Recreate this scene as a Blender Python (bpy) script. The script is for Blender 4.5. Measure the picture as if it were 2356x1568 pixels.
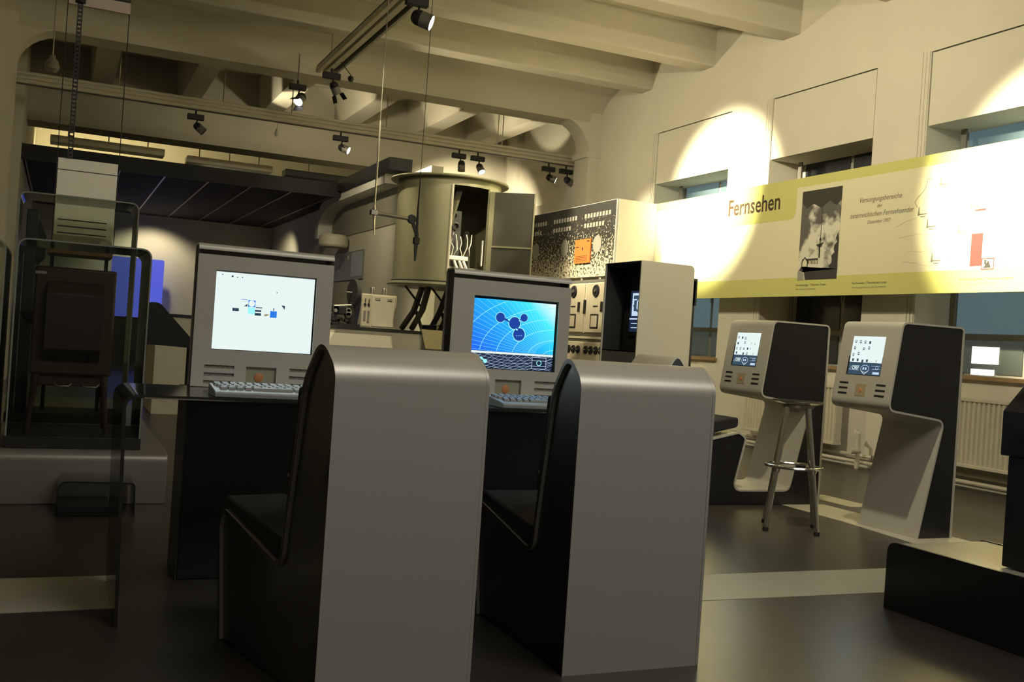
import bpy, bmesh, math, random
from mathutils import Vector, Matrix
random.seed(7)
scene = bpy.context.scene
for o in list(bpy.data.objects): bpy.data.objects.remove(o)
COL = scene.collection

# ---------------------------------------------------------------- camera
YAW, PITCH, ROLL = math.radians(24.2355), math.radians(0.102), math.radians(3.8766)
FPX, PW, PH, HC = 2323.6, 2356, 1568, 1.0
fw = Vector((math.sin(YAW)*math.cos(PITCH), math.cos(YAW)*math.cos(PITCH), math.sin(PITCH)))
r0 = fw.cross(Vector((0, 0, 1))).normalized(); u0 = r0.cross(fw)
rt = r0*math.cos(ROLL) + u0*math.sin(ROLL); up = -r0*math.sin(ROLL) + u0*math.cos(ROLL)
cd = bpy.data.cameras.new('camera'); cam = bpy.data.objects.new('camera', cd); COL.objects.link(cam)
cd.sensor_width = 36; cd.lens = FPX/PW*36; cd.clip_start = .05; cd.clip_end = 200
m = Matrix.Identity(4)
for i, v in enumerate((rt, up, -fw)):
    for j in range(3): m[j][i] = v[j]
m.translation = Vector((0, 0, HC)); cam.matrix_world = m
scene.camera = cam

# ---------------------------------------------------------------- world and light
WARM = (1.0, .87, .58)
w = bpy.data.worlds.new('world'); scene.world = w; w.use_nodes = True
w.node_tree.nodes['Background'].inputs[0].default_value = (1.0, .9, .68, 1)
w.node_tree.nodes['Background'].inputs[1].default_value = .085
vs = scene.view_settings
vs.view_transform = 'Standard'; vs.look = 'None'; vs.exposure = 0; vs.gamma = 1; vs.use_curve_mapping = False

def spot(name, loc, aim, power, angle, blend=.35, color=WARM, r=.05):
    l = bpy.data.lights.new(name, 'SPOT'); l.energy = power; l.color = color
    l.spot_size = math.radians(angle); l.spot_blend = blend; l.shadow_soft_size = r
    o = bpy.data.objects.new(name, l); COL.objects.link(o); o.location = loc
    o.rotation_euler = (Vector(aim)-Vector(loc)).to_track_quat('-Z', 'Y').to_euler(); return o
def area(name, loc, aim, power, sx, sy, color=WARM):
    l = bpy.data.lights.new(name, 'AREA'); l.energy = power; l.color = color; l.shape = 'RECTANGLE'; l.size = sx; l.size_y = sy
    o = bpy.data.objects.new(name, l); COL.objects.link(o); o.location = loc
    o.rotation_euler = (Vector(aim)-Vector(loc)).to_track_quat('-Z', 'Y').to_euler(); return o
area('hall_fill', (2.8, .2, 4.6), (3.3, 4, 1.0), 120, 3.6, 1.6, (1.0, .93, .80))  # unseen overhead area fill, added to lift the whole hall
spot('banner_light', (3.12, 9.33, 4.03), (7.25, 10.35, 2.95), 7500, 32, .8)
spot('banner_light', (3.10, 5.60, 4.03), (7.1, 5.70, 2.6), 7500, 34, .7)
spot('wall_fill', (2.95, 7.4, 4.0), (7.4, 8.6, 2.9), 430, 125, 1.0)  # added broad fill for the right wall, without a fixture
spot('kiosk_fill', (2.95, 3.9, 4.1), (4.6, 5.3, .7), 330, 50, .8)  # added spot that brightens the kiosk fronts, no lamp head built
spot('tower_fill', (3.0, 3.2, 4.1), (4.35, 6.9, 1.2), 420, 20, .8)  # added spot on the tower alone, source not seen
spot('rack_fill', (2.95, 10.8, 4.15), (6.4, 12.1, 1.5), 620, 30, .8)  # added unseen spot to brighten the cream cabinets
spot('wall_fill', (3.2, 12.9, 3.6), (6.9, 10.5, 3.2), 260, 120, 1.0)  # second added wall fill, from the far end of the bay
spot('ceiling_fill', (4.6, 4.0, 3.9), (5.2, 8.5, 5.1), 190, 130, 1.0)  # added fill thrown up at the ceiling, no fixture
spot('wall_light', (5.3, 7.6, 5.0), (7.4, 7.9, 2.6), 130, 46, .35)
spot('wall_light', (4.4, 12.1, 4.4), (6.9, 11.9, 2.4), 1100, 40, .7)

# ---------------------------------------------------------------- materials
MATS = {}
def mat(name, col, rough=.5, metal=0., emit=None, es=0., noise=0., nscale=30., bump=0., bscale=200., coat=0., spec=.5):
    if name in MATS: return MATS[name]
    m = bpy.data.materials.new(name); m.use_nodes = True; nt = m.node_tree; b = nt.nodes['Principled BSDF']
    b.inputs['Base Color'].default_value = (*col, 1); b.inputs['Roughness'].default_value = rough; b.inputs['Metallic'].default_value = metal
    b.inputs['Specular IOR Level'].default_value = spec
    if coat: b.inputs['Coat Weight'].default_value = coat; b.inputs['Coat Roughness'].default_value = .15
    if emit: b.inputs['Emission Color'].default_value = (*emit, 1); b.inputs['Emission Strength'].default_value = es
    if noise or bump: tc = nt.nodes.new('ShaderNodeTexCoord')
    if noise:
        n = nt.nodes.new('ShaderNodeTexNoise'); n.inputs['Scale'].default_value = nscale; n.inputs['Detail'].default_value = 4
        nt.links.new(tc.outputs['Object'], n.inputs['Vector'])
        mx = nt.nodes.new('ShaderNodeMix'); mx.data_type = 'RGBA'
        mx.inputs['A'].default_value = (*[c*(1-noise) for c in col], 1); mx.inputs['B'].default_value = (*[min(1, c*(1+noise)) for c in col], 1)
        nt.links.new(n.outputs['Fac'], mx.inputs['Factor']); nt.links.new(mx.outputs['Result'], b.inputs['Base Color'])
    if bump:
        n2 = nt.nodes.new('ShaderNodeTexNoise'); n2.inputs['Scale'].default_value = bscale; n2.inputs['Detail'].default_value = 3
        nt.links.new(tc.outputs['Object'], n2.inputs['Vector'])
        bp = nt.nodes.new('ShaderNodeBump'); bp.inputs['Strength'].default_value = bump; bp.inputs['Distance'].default_value = .01
        nt.links.new(n2.outputs['Fac'], bp.inputs['Height']); nt.links.new(bp.outputs['Normal'], b.inputs['Normal'])
    MATS[name] = m; return m
def glass(name, col, alpha, rough=.05):
    m = bpy.data.materials.new(name); m.use_nodes = True; nt = m.node_tree; nt.nodes.clear()
    out = nt.nodes.new('ShaderNodeOutputMaterial'); tr = nt.nodes.new('ShaderNodeBsdfTransparent'); gl = nt.nodes.new('ShaderNodeBsdfGlossy')
    tr.inputs[0].default_value = (*col, 1); gl.inputs['Roughness'].default_value = rough
    mx = nt.nodes.new('ShaderNodeMixShader'); fr = nt.nodes.new('ShaderNodeFresnel'); fr.inputs['IOR'].default_value = 1.28
    ad = nt.nodes.new('ShaderNodeMath'); ad.operation = 'ADD'; ad.inputs[1].default_value = alpha
    nt.links.new(fr.outputs[0], ad.inputs[0]); nt.links.new(ad.outputs[0], mx.inputs[0])
    nt.links.new(tr.outputs[0], mx.inputs[1]); nt.links.new(gl.outputs[0], mx.inputs[2]); nt.links.new(mx.outputs[0], out.inputs[0])
    MATS[name] = m; return m
PLASTER = mat('plaster', (.66, .63, .52), .85, noise=.06, nscale=2.5, bump=.08, bscale=60)
CEIL = mat('ceiling_paint', (.55, .52, .42), .9, noise=.08, nscale=1.5)
FLOOR = mat('dark_linoleum', (.040, .035, .030), .33, noise=.25, nscale=6, bump=.03)
INLAY = mat('pale_floor', (.42, .41, .33), .4, noise=.08, nscale=8)
BLACKM = mat('black_panel', (.008, .008, .010), .38, coat=.25)
BLACKF = mat('black_fabric', (.010, .010, .011), .9, bump=.3, bscale=900)
MATT = mat('matt_black', (.010, .010, .011), .6)
SILVER = mat('silver_sheet', (.56, .545, .51), .42, .55, bump=.02, bscale=700)
SILVER2 = mat('silver_case', (.50, .485, .43), .42, .2, bump=.02, bscale=700)
EDGE = mat('sheet_edge', (.05, .048, .045), .35, .6)
CHROME = mat('chrome', (.75, .72, .66), .18, 1.0)
STEEL = mat('steel', (.45, .43, .38), .35, .9)
RUBBER = mat('rubber', (.012, .012, .012), .8)
WHITE = mat('white_board', (.78, .76, .68), .7)
CREAM = mat('cream_enamel', (.60, .56, .43), .45, noise=.05, nscale=10)
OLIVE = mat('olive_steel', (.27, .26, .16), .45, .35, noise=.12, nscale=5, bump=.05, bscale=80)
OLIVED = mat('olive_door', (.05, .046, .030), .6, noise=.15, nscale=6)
BROWN = mat('dark_walnut', (.035, .017, .010), .5, noise=.3, nscale=12)
WOOD = mat('sill_wood', (.30, .19, .09), .55, noise=.2, nscale=15)
ORANGE = mat('orange_card', (.75, .17, .035), .6)
ORANGEW = mat('orange_wood', (.33, .12, .05), .5)
RED = mat('red_print', (.62, .035, .03), .6)
LIME = mat('lime_print', (.56, .56, .17), .6)
PAPER = mat('banner_paper', (.70, .665, .44), .65)
INK = mat('dark_ink', (.03, .028, .022), .7)
INKG = mat('grey_ink', (.16, .15, .12), .7)
INKB = mat('brown_ink', (.045, .020, .008), .7)
BLUEG = mat('dim_window_pane', (.10, .15, .17), .25, emit=(.35, .55, .62), es=.20)
DARKG = mat('dark_window_pane', (.02, .025, .03), .15)
GREYM = mat('grey_metal', (.22, .21, .19), .5, .3)
DGREY = mat('dark_grey', (.05, .05, .048), .6)
PRINTG = mat('print_grey', (.30, .29, .25), .7)
SCRW = mat('screen_white', (.02, .02, .02), .2, emit=(.80, .92, .90), es=1.0)
SCRI = mat('screen_ink', (.01, .01, .012), .25, emit=(.02, .05, .09), es=1)
SCRB = mat('screen_blue', (.01, .01, .02), .2, emit=(.02, .20, .80), es=1)
SCRC = mat('screen_cyan', (.01, .01, .02), .2, emit=(.35, .95, 1.0), es=1)
SCRP = mat('screen_pale', (.01, .01, .02), .2, emit=(.62, .80, 1.0), es=.9)
SCRD = mat('screen_deep', (.01, .01, .02), .2, emit=(.010, .055, .36), es=1)
SCRK = mat('screen_dark', (.008, .008, .012), .2, emit=(.01, .02, .05), es=1)
SCRS = mat('screen_slate', (.008, .008, .012), .2, emit=(.035, .07, .11), es=1)
PURPLE = mat('blue_light_panel', (.02, .02, .1), .4, emit=(.10, .13, .80), es=.75)
LENS = mat('lamp_lens', (.9, .9, .9), .3, emit=(1, .97, .95), es=6)
LENSOFF = mat('lamp_lens_off', (.05, .05, .05), .2)
GLASS = glass('acrylic', (.90, .92, .88), .0)
DESKG = glass('smoked_glass', (.72, .78, .76), .035, .12)
GLASSE = mat('acrylic_edge', (.26, .28, .24), .2, 0, spec=.8)
def screen_gradient():
    m = bpy.data.materials.new('screen_blue_gradient'); m.use_nodes = True; nt = m.node_tree; b = nt.nodes['Principled BSDF']
    b.inputs['Base Color'].default_value = (.01, .01, .02, 1); b.inputs['Roughness'].default_value = .2
    tc = nt.nodes.new('ShaderNodeTexCoord'); sp = nt.nodes.new('ShaderNodeSeparateXYZ'); nt.links.new(tc.outputs['Generated'], sp.inputs[0])
    a = nt.nodes.new('ShaderNodeMath'); a.operation = 'MULTIPLY_ADD'; a.inputs[1].default_value = .62
    c = nt.nodes.new('ShaderNodeMath'); c.operation = 'MULTIPLY'; c.inputs[1].default_value = .40
    nt.links.new(sp.outputs['Z'], c.inputs[0]); nt.links.new(sp.outputs['X'], a.inputs[0]); nt.links.new(c.outputs[0], a.inputs[2])
    r = nt.nodes.new('ShaderNodeValToRGB'); e = r.color_ramp.elements
    e[0].position = .05; e[0].color = (.012, .14, .92, 1); e[1].position = 1.0; e[1].color = (.85, 1, 1, 1)
    x = r.color_ramp.elements.new(.55); x.color = (.015, .50, 1.0, 1); x = r.color_ramp.elements.new(.80); x.color = (.06, .86, 1.0, 1)
    nt.links.new(a.outputs[0], r.inputs[0]); nt.links.new(r.outputs[0], b.inputs['Emission Color']); b.inputs['Emission Strength'].default_value = 1.0
    return m
SCRGRAD = screen_gradient()
def speckle(name, dark, light, scale, lo, hi, stretch=(1, 1, 1), zlo=None, zhi=None):
    m = bpy.data.materials.new(name); m.use_nodes = True; nt = m.node_tree; b = nt.nodes['Principled BSDF']; b.inputs['Roughness'].default_value = .7
    tc = nt.nodes.new('ShaderNodeTexCoord'); mp = nt.nodes.new('ShaderNodeMapping'); mp.inputs['Scale'].default_value = stretch
    n = nt.nodes.new('ShaderNodeTexNoise'); n.inputs['Scale'].default_value = scale; n.inputs['Detail'].default_value = 5
    r = nt.nodes.new('ShaderNodeValToRGB'); r.color_ramp.elements[0].position = lo; r.color_ramp.elements[1].position = hi
    r.color_ramp.elements[0].color = (*dark, 1); r.color_ramp.elements[1].color = (*light, 1)
    nt.links.new(tc.outputs['Object'], mp.inputs[0]); nt.links.new(mp.outputs[0], n.inputs['Vector']); fac = n.outputs['Fac']
    if zlo is not None:
        sp = nt.nodes.new('ShaderNodeSeparateXYZ'); nt.links.new(tc.outputs['Generated'], sp.inputs[0])
        mr = nt.nodes.new('ShaderNodeMapRange'); mr.inputs[1].default_value = 0; mr.inputs[2].default_value = 1; mr.inputs[3].default_value = zlo; mr.inputs[4].default_value = zhi
        nt.links.new(sp.outputs['Z'], mr.inputs[0]); ad = nt.nodes.new('ShaderNodeMath'); nt.links.new(fac, ad.inputs[0]); nt.links.new(mr.outputs[0], ad.inputs[1]); fac = ad.outputs[0]
    nt.links.new(fac, r.inputs[0]); nt.links.new(r.outputs[0], b.inputs['Base Color']); return m
POSTER = speckle('poster_print', (.016, .015, .012), (.62, .58, .42), 30, .50, .62, zlo=.13, zhi=-.20)
PHOTOSKY = speckle('photo_sky', (.10, .095, .08), (.66, .64, .52), 5, .40, .52, zlo=.16, zhi=-.20)
MOTTLE = speckle('machine_mottle', (.02, .02, .018), (.16, .14, .09), 26, .40, .60)

# ---------------------------------------------------------------- builders
class B:
    def __init__(s): s.v = []; s.f = []; s.mi = []; s.ms = []
    def _m(s, mt):
        if mt not in s.ms: s.ms.append(mt)
        return s.ms.index(mt)
    def add(s, vs, fs, mt=None):
        k = len(s.v); s.v += [tuple(p) for p in vs]; i = s._m(mt) if mt else 0
        for f in fs: s.f.append(tuple(k+j for j in f)); s.mi.append(i)
        return s
    def box(s, x0, x1, y0, y1, z0, z1, mt=None):
        vs = [(x, y, z) for z in (z0, z1) for y in (y0, y1) for x in (x0, x1)]
        return s.add(vs, [(0, 2, 3, 1), (4, 5, 7, 6), (0, 1, 5, 4), (2, 6, 7, 3), (0, 4, 6, 2), (1, 3, 7, 5)], mt)
    def prism(s, poly, axis, a, b, mt=None):
        """poly 2-D points; axis 'x': (y,z), 'y': (x,z), 'z': (x,y)"""
        def P(p, t): return {'x': (t, p[0], p[1]), 'y': (p[0], t, p[1]), 'z': (p[0], p[1], t)}[axis]
        n = len(poly); vs = [P(p, a) for p in poly]+[P(p, b) for p in poly]
        fs = [tuple(range(n-1, -1, -1)), tuple(range(n, 2*n))]+[(i, (i+1) % n, n+(i+1) % n, n+i) for i in range(n)]
        return s.add(vs, fs, mt)
    def strip(s, pts, t, axis, a, b, mt=None):
        """bent sheet: open polyline offset by thickness t, extruded"""
        off = offset(pts, t); n = len(pts)
        def P(p, q): return {'x': (q, p[0], p[1]), 'y': (p[0], q, p[1]), 'z': (p[0], p[1], q)}[axis]
        vs = [P(p, a) for p in pts]+[P(p, b) for p in pts]+[P(p, a) for p in off]+[P(p, b) for p in off]
        fs = []
        for i in range(n-1):
            fs += [(i, i+1, n+i+1, n+i), (2*n+i, 3*n+i, 3*n+i+1, 2*n+i+1), (i, 2*n+i, 2*n+i+1, i+1), (n+i, n+i+1, 3*n+i+1, 3*n+i)]
        fs += [(0, n, 3*n, 2*n), (n-1, 3*n-1, 4*n-1, 2*n-1)]
        return s.add(vs, fs, mt)
    def tube(s, pts, r, n=10, mt=None, cap=True):
        pts = [Vector(p) for p in pts]; rs = r if isinstance(r, (list, tuple)) else [r]*len(pts); vs = []; fs = []
        for i, p in enumerate(pts):
            d = (pts[min(i+1, len(pts)-1)]-pts[max(i-1, 0)]).normalized()
            a = d.cross(Vector((0, 0, 1)) if abs(d.z) < .95 else Vector((1, 0, 0))).normalized(); b = d.cross(a)
            for k in range(n):
                t = 2*math.pi*k/n; vs.append(p+(a*math.cos(t)+b*math.sin(t))*rs[i])
        for i in range(len(pts)-1):
            for k in range(n): fs.append((i*n+k, i*n+(k+1) % n, (i+1)*n+(k+1) % n, (i+1)*n+k))
        if cap: fs += [tuple(range(n-1, -1, -1)), tuple(range((len(pts)-1)*n, len(pts)*n))]
        return s.add(vs, fs, mt)
    def lathe(s, prof, c, d=(0, 0, 1), n=24, mt=None, a0=0, a1=2*math.pi):
        """prof: (radius, height) along direction d from c"""
        d = Vector(d).normalized(); c = Vector(c); a = d.cross(Vector((0, 0, 1)) if abs(d.z) < .95 else Vector((1, 0, 0))).normalized(); b = d.cross(a)
        full = abs(a1-a0-2*math.pi) < 1e-6; m_ = n if full else n+1; vs = []; fs = []
        for r, h in prof:
            for k in range(m_):
                t = a0+(a1-a0)*k/n; vs.append(c+d*h+(a*math.cos(t)+b*math.sin(t))*max(r, 1e-5))
        for i in range(len(prof)-1):
            for k in range(n): k2 = (k+1) % m_; fs.append((i*m_+k, i*m_+k2, (i+1)*m_+k2, (i+1)*m_+k))
        return s.add(vs, fs, mt)
    def obj(s, name, mt, parent=None, bevel=0, smooth=True, local=False):
        me = bpy.data.meshes.new(name); L = Vector((0, 0, 0))
        if parent is not None and not local:
            q = parent
            while q is not None: L += q.location; q = q.parent
        me.from_pydata([Vector(v)-L for v in s.v], [], s.f)
        for x in (s.ms or [mt]): me.materials.append(x)
        if s.ms: me.polygons.foreach_set('material_index', s.mi)
        me.validate(); bm = bmesh.new(); bm.from_mesh(me); bmesh.ops.recalc_face_normals(bm, faces=bm.faces); bm.to_mesh(me); bm.free()
        if smooth: me.shade_smooth(); me.set_sharp_from_angle(angle=math.radians(32))
        o = bpy.data.objects.new(name, me); COL.objects.link(o); o.parent = parent
        if bevel:
            b = o.modifiers.new('bevel', 'BEVEL'); b.width = bevel; b.segments = 2; b.limit_method = 'ANGLE'; b.angle_limit = math.radians(50)
        return o
def offset(pts, t):
    out = []; n = len(pts)
    for i in range(n):
        p = Vector(pts[i]).to_2d(); d1 = (p-Vector(pts[i-1]).to_2d()).normalized() if i else None
        d2 = (Vector(pts[i+1]).to_2d()-p).normalized() if i < n-1 else None
        d1 = d1 or d2; d2 = d2 or d1; n1 = Vector((-d1.y, d1.x)); n2 = Vector((-d2.y, d2.x)); k = (n1+n2).normalized(); c = max(.4, k.dot(n1)); out.append(p+k*t/c)
    return [tuple(p) for p in out]
def fillet(pts, rad, closed=False, seg=6):
    out = []; n = len(pts)
    for i in range(n):
        r = rad[i] if isinstance(rad, (list, tuple)) else rad
        p = Vector(pts[i])
        if (not closed and i in (0, n-1)) or r <= 0: out.append(tuple(p)); continue
        a = (Vector(pts[i-1])-p); b = (Vector(pts[(i+1) % n])-p); la, lb = a.length, b.length; a.normalize(); b.normalize()
        ang = a.angle(b)
        if ang > 3.1: out.append(tuple(p)); continue
        t = min(r/math.tan(ang/2), la*.49, lb*.49); q0 = p+a*t; q1 = p+b*t
        for k in range(seg+1):
            u = k/seg; out.append(tuple(q0*(1-u)**2+p*2*u*(1-u)+q1*u*u))
    return out
def rrect(x0, x1, y0, y1, r, seg=5): return fillet([(x0, y0), (x1, y0), (x1, y1), (x0, y1)], r, True, seg)
def circ(cx, cy, r, n=20, ry=None): return [(cx+r*math.cos(2*math.pi*k/n), cy+(ry or r)*math.sin(2*math.pi*k/n)) for k in range(n)]

def tag(o, label, cat, group=None):
    o['label'] = label; o['category'] = cat
    if group: o['group'] = group
    return o
def thing(name, label, cat, loc, rz=0, group=None):
    o = bpy.data.objects.new(name, None); COL.objects.link(o); o.location = loc; o.rotation_euler = (0, 0, rz); o.empty_display_size = .1
    return tag(o, label, cat, group)
def struct(o, label=None):
    o['kind'] = 'structure'
    if label: o['label'] = label
    return o
def box(name, x0, x1, y0, y1, z0, z1, mt, parent=None, bevel=0, local=False): return B().box(x0, x1, y0, y1, z0, z1).obj(name, mt, parent, bevel, local=local)

class D:
    """flat print on a plane: origin o, right u, up v"""
    def __init__(s, o, u, v): s.o = Vector(o); s.u = Vector(u).normalized(); s.v = Vector(v).normalized(); s.n = s.u.cross(s.v); s.b = B()
    def P(s, p, l): return s.o+s.u*p[0]+s.v*p[1]+s.n*l
    def poly(s, pts, mt, l=.001): s.b.add([s.P(p, l) for p in pts], [tuple(range(len(pts)))], mt); return s
    def rect(s, x0, x1, y0, y1, mt, l=.001): return s.poly([(x0, y0), (x1, y0), (x1, y1), (x0, y1)], mt, l)
    def disc(s, x, y, r, mt, l=.001, n=18, ry=None): return s.poly(circ(x, y, r, n, ry), mt, l)
    def line(s, pts, w, mt, l=.001, clip=None):
        run = []
        def flush():
            if len(run) > 1:
                a = offset(run, w/2); b_ = offset(run, -w/2); n = len(run)
                s.b.add([s.P(p, l) for p in a]+[s.P(p, l) for p in b_], [(i, n+i, n+i+1, i+1) for i in range(n-1)], mt)
            run.clear()
        for p in pts:
            if clip and not (clip[0] <= p[0] <= clip[1] and clip[2] <= p[1] <= clip[3]): flush(); continue
            run.append(p)
        flush(); return s
    def ring(s, x, y, r, w, mt, l=.001, n=24, ry=None, clip=None):
        c = circ(x, y, r, n, ry); return s.line(c+[c[0], c[1]], w, mt, l, clip)
    def text(s, t, x, y, size, mt, l=.001, align='LEFT', bold=0, sx=1, shear=0):
        cu = bpy.data.curves.new('t', 'FONT'); cu.body = t; cu.size = size; cu.align_x = align; cu.offset = bold; cu.shear = shear; cu.resolution_u = 3
        ob = bpy.data.objects.new('t', cu); COL.objects.link(ob); dg = bpy.context.evaluated_depsgraph_get(); me = bpy.data.meshes.new_from_object(ob.evaluated_get(dg))
        s.b.add([s.P((x+v.co.x*sx, y+v.co.y), l) for v in me.vertices], [tuple(p.vertices) for p in me.polygons], mt)
        bpy.data.objects.remove(ob); bpy.data.curves.remove(cu); bpy.data.meshes.remove(me); return s
    def obj(s, name, parent, local=False):
        o = s.b.obj(name, None, parent, smooth=False, local=local); o['kind'] = 'stuff'; return o

# ================================================================ setting
XL, XR, YB, YF = -3.2, 7.4, -4.0, 23.0
fl = struct(box('floor', XL-.3, XR+.6, YB, YF+.3, -.12, 0, FLOOR), 'dark brown linoleum floor with pale inlaid strips')
def inlay(poly): return B().prism(poly, 'z', -.01, .0015).obj('inlay_strip', INLAY, fl)
inlay([(-1.6, 3.69), (.252, 3.69), (.252, 4.16), (-1.6, 4.18)])
inlay([(2.12, 3.425), (3.9, 3.40), (3.9, 3.815), (2.12, 3.835)])
inlay([(4.55, 4.10), (5.05, 4.10), (5.05, 5.62), (4.68, 5.70), (4.66, 5.0)])
inlay([(5.20, 5.52), (5.42, 5.52), (5.42, 6.05), (5.20, 6.05)])

# right wall with deep window niches closed above by white boards
NICHES = [(10.31, 11.99), (7.885, 9.52), (5.50, 7.19), (3.1, 4.78)]
ZS, ZB, ZT = .95, 3.32, 4.03
wr = B()
edges = sorted([YB]+[e for n in NICHES for e in n]+[YF])
for a, b in zip(edges[::2], edges[1::2]): wr.box(XR, XR+.55, a, b, 0, 5.2)
for a, b in NICHES: wr.box(XR, XR+.55, a, b, 0, ZS); wr.box(XR, XR+.55, a, b, ZT, 5.2)
wr = struct(wr.obj('wall_right', PLASTER), 'cream plaster wall with deep window niches behind the banner')
for a, b in NICHES[:3]:
    box('cover_board', XR+.006, XR+.03, a+.012, b-.012, ZB, ZT-.012, PLASTER, wr)
    box('soffit', XR+.03, XR+.5, a, b, ZB, ZB+.04, PLASTER, wr)
    for k in range(3): box('moulding', XR-.008, XR+.01, b+.012+k*.042, b+.032+k*.042, ZS, ZB+.72, PLASTER, wr)
for i, (a, b) in enumerate(NICHES[:3]):
    pane = [BLUEG, DARKG, BLUEG][i]; X = XR+.50
    wn = box('window_%d' % (i+1), X, X+.05, a, b, ZS, ZB+.3, mat('window_frame_paint', (.33, .34, .30), .6)); struct(wn, 'deep-set window behind the hanging banner')
    mid = (a+b)/2; zz = [(ZS+.06, 1.32), (1.38, 2.3), (2.36, 3.55)]
    for ya, yb in ((a+.06, mid-.03), (mid+.03, b-.06)):
        for j, (za, zb) in enumerate(zz): box('pane', X-.012, X-.004, ya, yb, za, zb, pane if j != 0 or i == 1 else mat('lower_pane', (.06, .07, .06), .2, emit=(.3, .36, .30), es=.12), wn)
    box('handle', X-.03, X-.012, mid-.012, mid+.012, 1.7, 1.85, GREYM, wn)
    box('jamb_strip', X-.16, X-.14, b-.16, b-.10, ZS, ZB+.3, GREYM, wn)
    box('window_sill', XR-.05, X, a-.03, b+.03, ZS, ZS+.035, WOOD, wn)
# glowing plates standing for the lit room seen beyond the near window
wb = bpy.data.objects['window_3']
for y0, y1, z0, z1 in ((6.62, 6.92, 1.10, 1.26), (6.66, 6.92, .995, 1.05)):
    box('lit_room_patch', XR+.478, XR+.484, y0, y1, z0, z1, mat('lit_room_glow', (.8, .8, .8), .5, emit=(1, .98, .92), es=1.2), wb)

# ceiling slab, near-bay ribs across the hall, transverse beams, far-bay ribs along the hall
ce = struct(box('ceiling', XL-.3, XR+.6, YB, YF+.3, 5.15, 5.35, CEIL), 'cream painted ribbed concrete ceiling')
for y in (12.21, 10.73, 9.10, 7.52, 5.95, 4.38, 2.8):
    pr = fillet([(y, 5.2), (y+.02, 4.68), (y+.33, 4.68), (y+.35, 5.2)], [0, .03, .03, 0])
    B().prism(pr, 'x', XL, XR+.05).obj('rib', CEIL, ce)
# first transverse beam with coved near side
cv = [(14.10, 4.43), (13.66, 4.43), (13.64, 4.50)]+[(13.64-1.25*(1-math.cos(t)), 4.50+.46*math.sin(t)) for t in [k*math.pi/16 for k in range(1, 9)]]+[(12.39, 5.2), (14.10, 5.2)]
B().prism(cv, 'x', -.86, XR+.02).obj('transverse_beam', CEIL, ce)
B().prism([(17.3, 3.92), (17.9, 3.92), (17.9, 5.2), (17.3, 5.2)], 'x', -.86, XR+.02).obj('transverse_beam', CEIL, ce)
for x in (.25, 1.55, 2.85, 4.15, 5.45, 6.6): B().prism([(x, 4.52), (x+.3, 4.52), (x+.34, 5.2), (x-.04, 5.2)], 'y', 14.05, 17.35).obj('rib', CEIL, ce)
# pilasters with haunches on both sides of the hall
def pilaster(side):
    b = B(); X = XR if side > 0 else -.68; q = -side
    b.box(min(X, X+q*.2), max(X, X+q*.2), 13.62, 14.08, 0, 5.0)
    pr = [(X+q*.2, 3.98)]+[(X+q*(.2+.45*(1-math.cos(t))), 3.98+.47*math.sin(t)) for t in [k*math.pi/16 for k in range(0, 9)]]+[(X, 4.6), (X, 3.98)]
    b.prism(pr, 'y', 13.66, 14.04)
    b.box(min(X, X+q*.24), max(X, X+q*.24), 13.60, 14.10, 3.9, 3.98)
    return struct(b.obj('trim_1', PLASTER), 'cream pilaster with rounded haunch at the right wall')
tr1 = pilaster(1)
wl = struct(box('wall_left', -1.06, -.86, 13.6, YF, 0, 5.2, PLASTER), 'cream plaster wall closing the far bay')
box('pilaster', -.87, -.655, 13.62, 14.05, 0, 5.0, PLASTER, wl)
box('pier', -.87, -.62, 15.9, YF, 0, 5.1, PLASTER, wl)
pr = [(-.66, 3.98)]+[(-.66+.55*(1-math.cos(t)), 3.98+.47*math.sin(t)) for t in [k*math.pi/16 for k in range(9)]]+[(-.86, 4.6), (-.86, 3.98)]
B().prism(pr, 'y', 13.66, 14.04).obj('haunch', PLASTER, wl)
struct(box('wall_side', XL-.2, XL, YB, 13.4, 0, 5.2, PLASTER), 'cream plaster wall of the near bay'); struct(box('wall_return', XL-.2, -.86, 13.4, 13.6, 0, 5.2, PLASTER), 'cream plaster wall stub beside the far bay')
struct(box('wall_back', -1.06, XR+.6, YF, YF+.2, 0, 5.2, PLASTER), 'pale far wall of the exhibition hall')
# far bay right wall: trim and pier
box('pier', XR-.10, XR+.01, 16.55, 16.95, 0, 4.9, PLASTER, tr1); box('trim_band', XR-.06, XR+.01, 14.1, 16.5, 3.18, 3.36, PLASTER, tr1)
# partition wall right of the black ceiling
pt = struct(box('wall_partition', 4.28, 4.44, 12.4, YF, 0, 3.22, PLASTER), 'low cream partition wall beside the black ceiling')

# black suspended ceiling made of panels between bright bars
bc = struct(B().box(-.62, 4.26, 16.05, YF, 3.30, 3.33).obj('ceiling_black', MATT), 'black suspended grid ceiling in the far room')
box('fascia', -.62, 4.26, 16.0, 16.06, 3.14, 3.36, MATT, bc)
box('edge_beam', 3.95, 4.275, 13.2, 15.99, 3.23, 3.40, MATT, bc)
BAR = mat('grid_bar', (.36, .34, .28), .4, .5)
bars = [.72-.65*2+.65*k for k in range(9)]
for i, x in enumerate(bars):
    if -.6 < x < 4.2: box('grid_bar', x-.012, x+.012, 16.07, YF, 3.195, 3.215, BAR, bc)
xs = [-.62]+[b for b in bars if -.6 < b < 4.2]+[4.26]
PANELM = mat('ceiling_panel_black', (.006, .006, .006), .8)
rows = 24; dy = (YF-16.08)/rows
for i in range(len(xs)-1):
    for j in range(rows): box('ceiling_panel', xs[i]+.015, xs[i+1]-.015, 16.08+j*dy+.012, 16.08+(j+1)*dy-.012, 3.20, 3.225, PANELM, bc)
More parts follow.
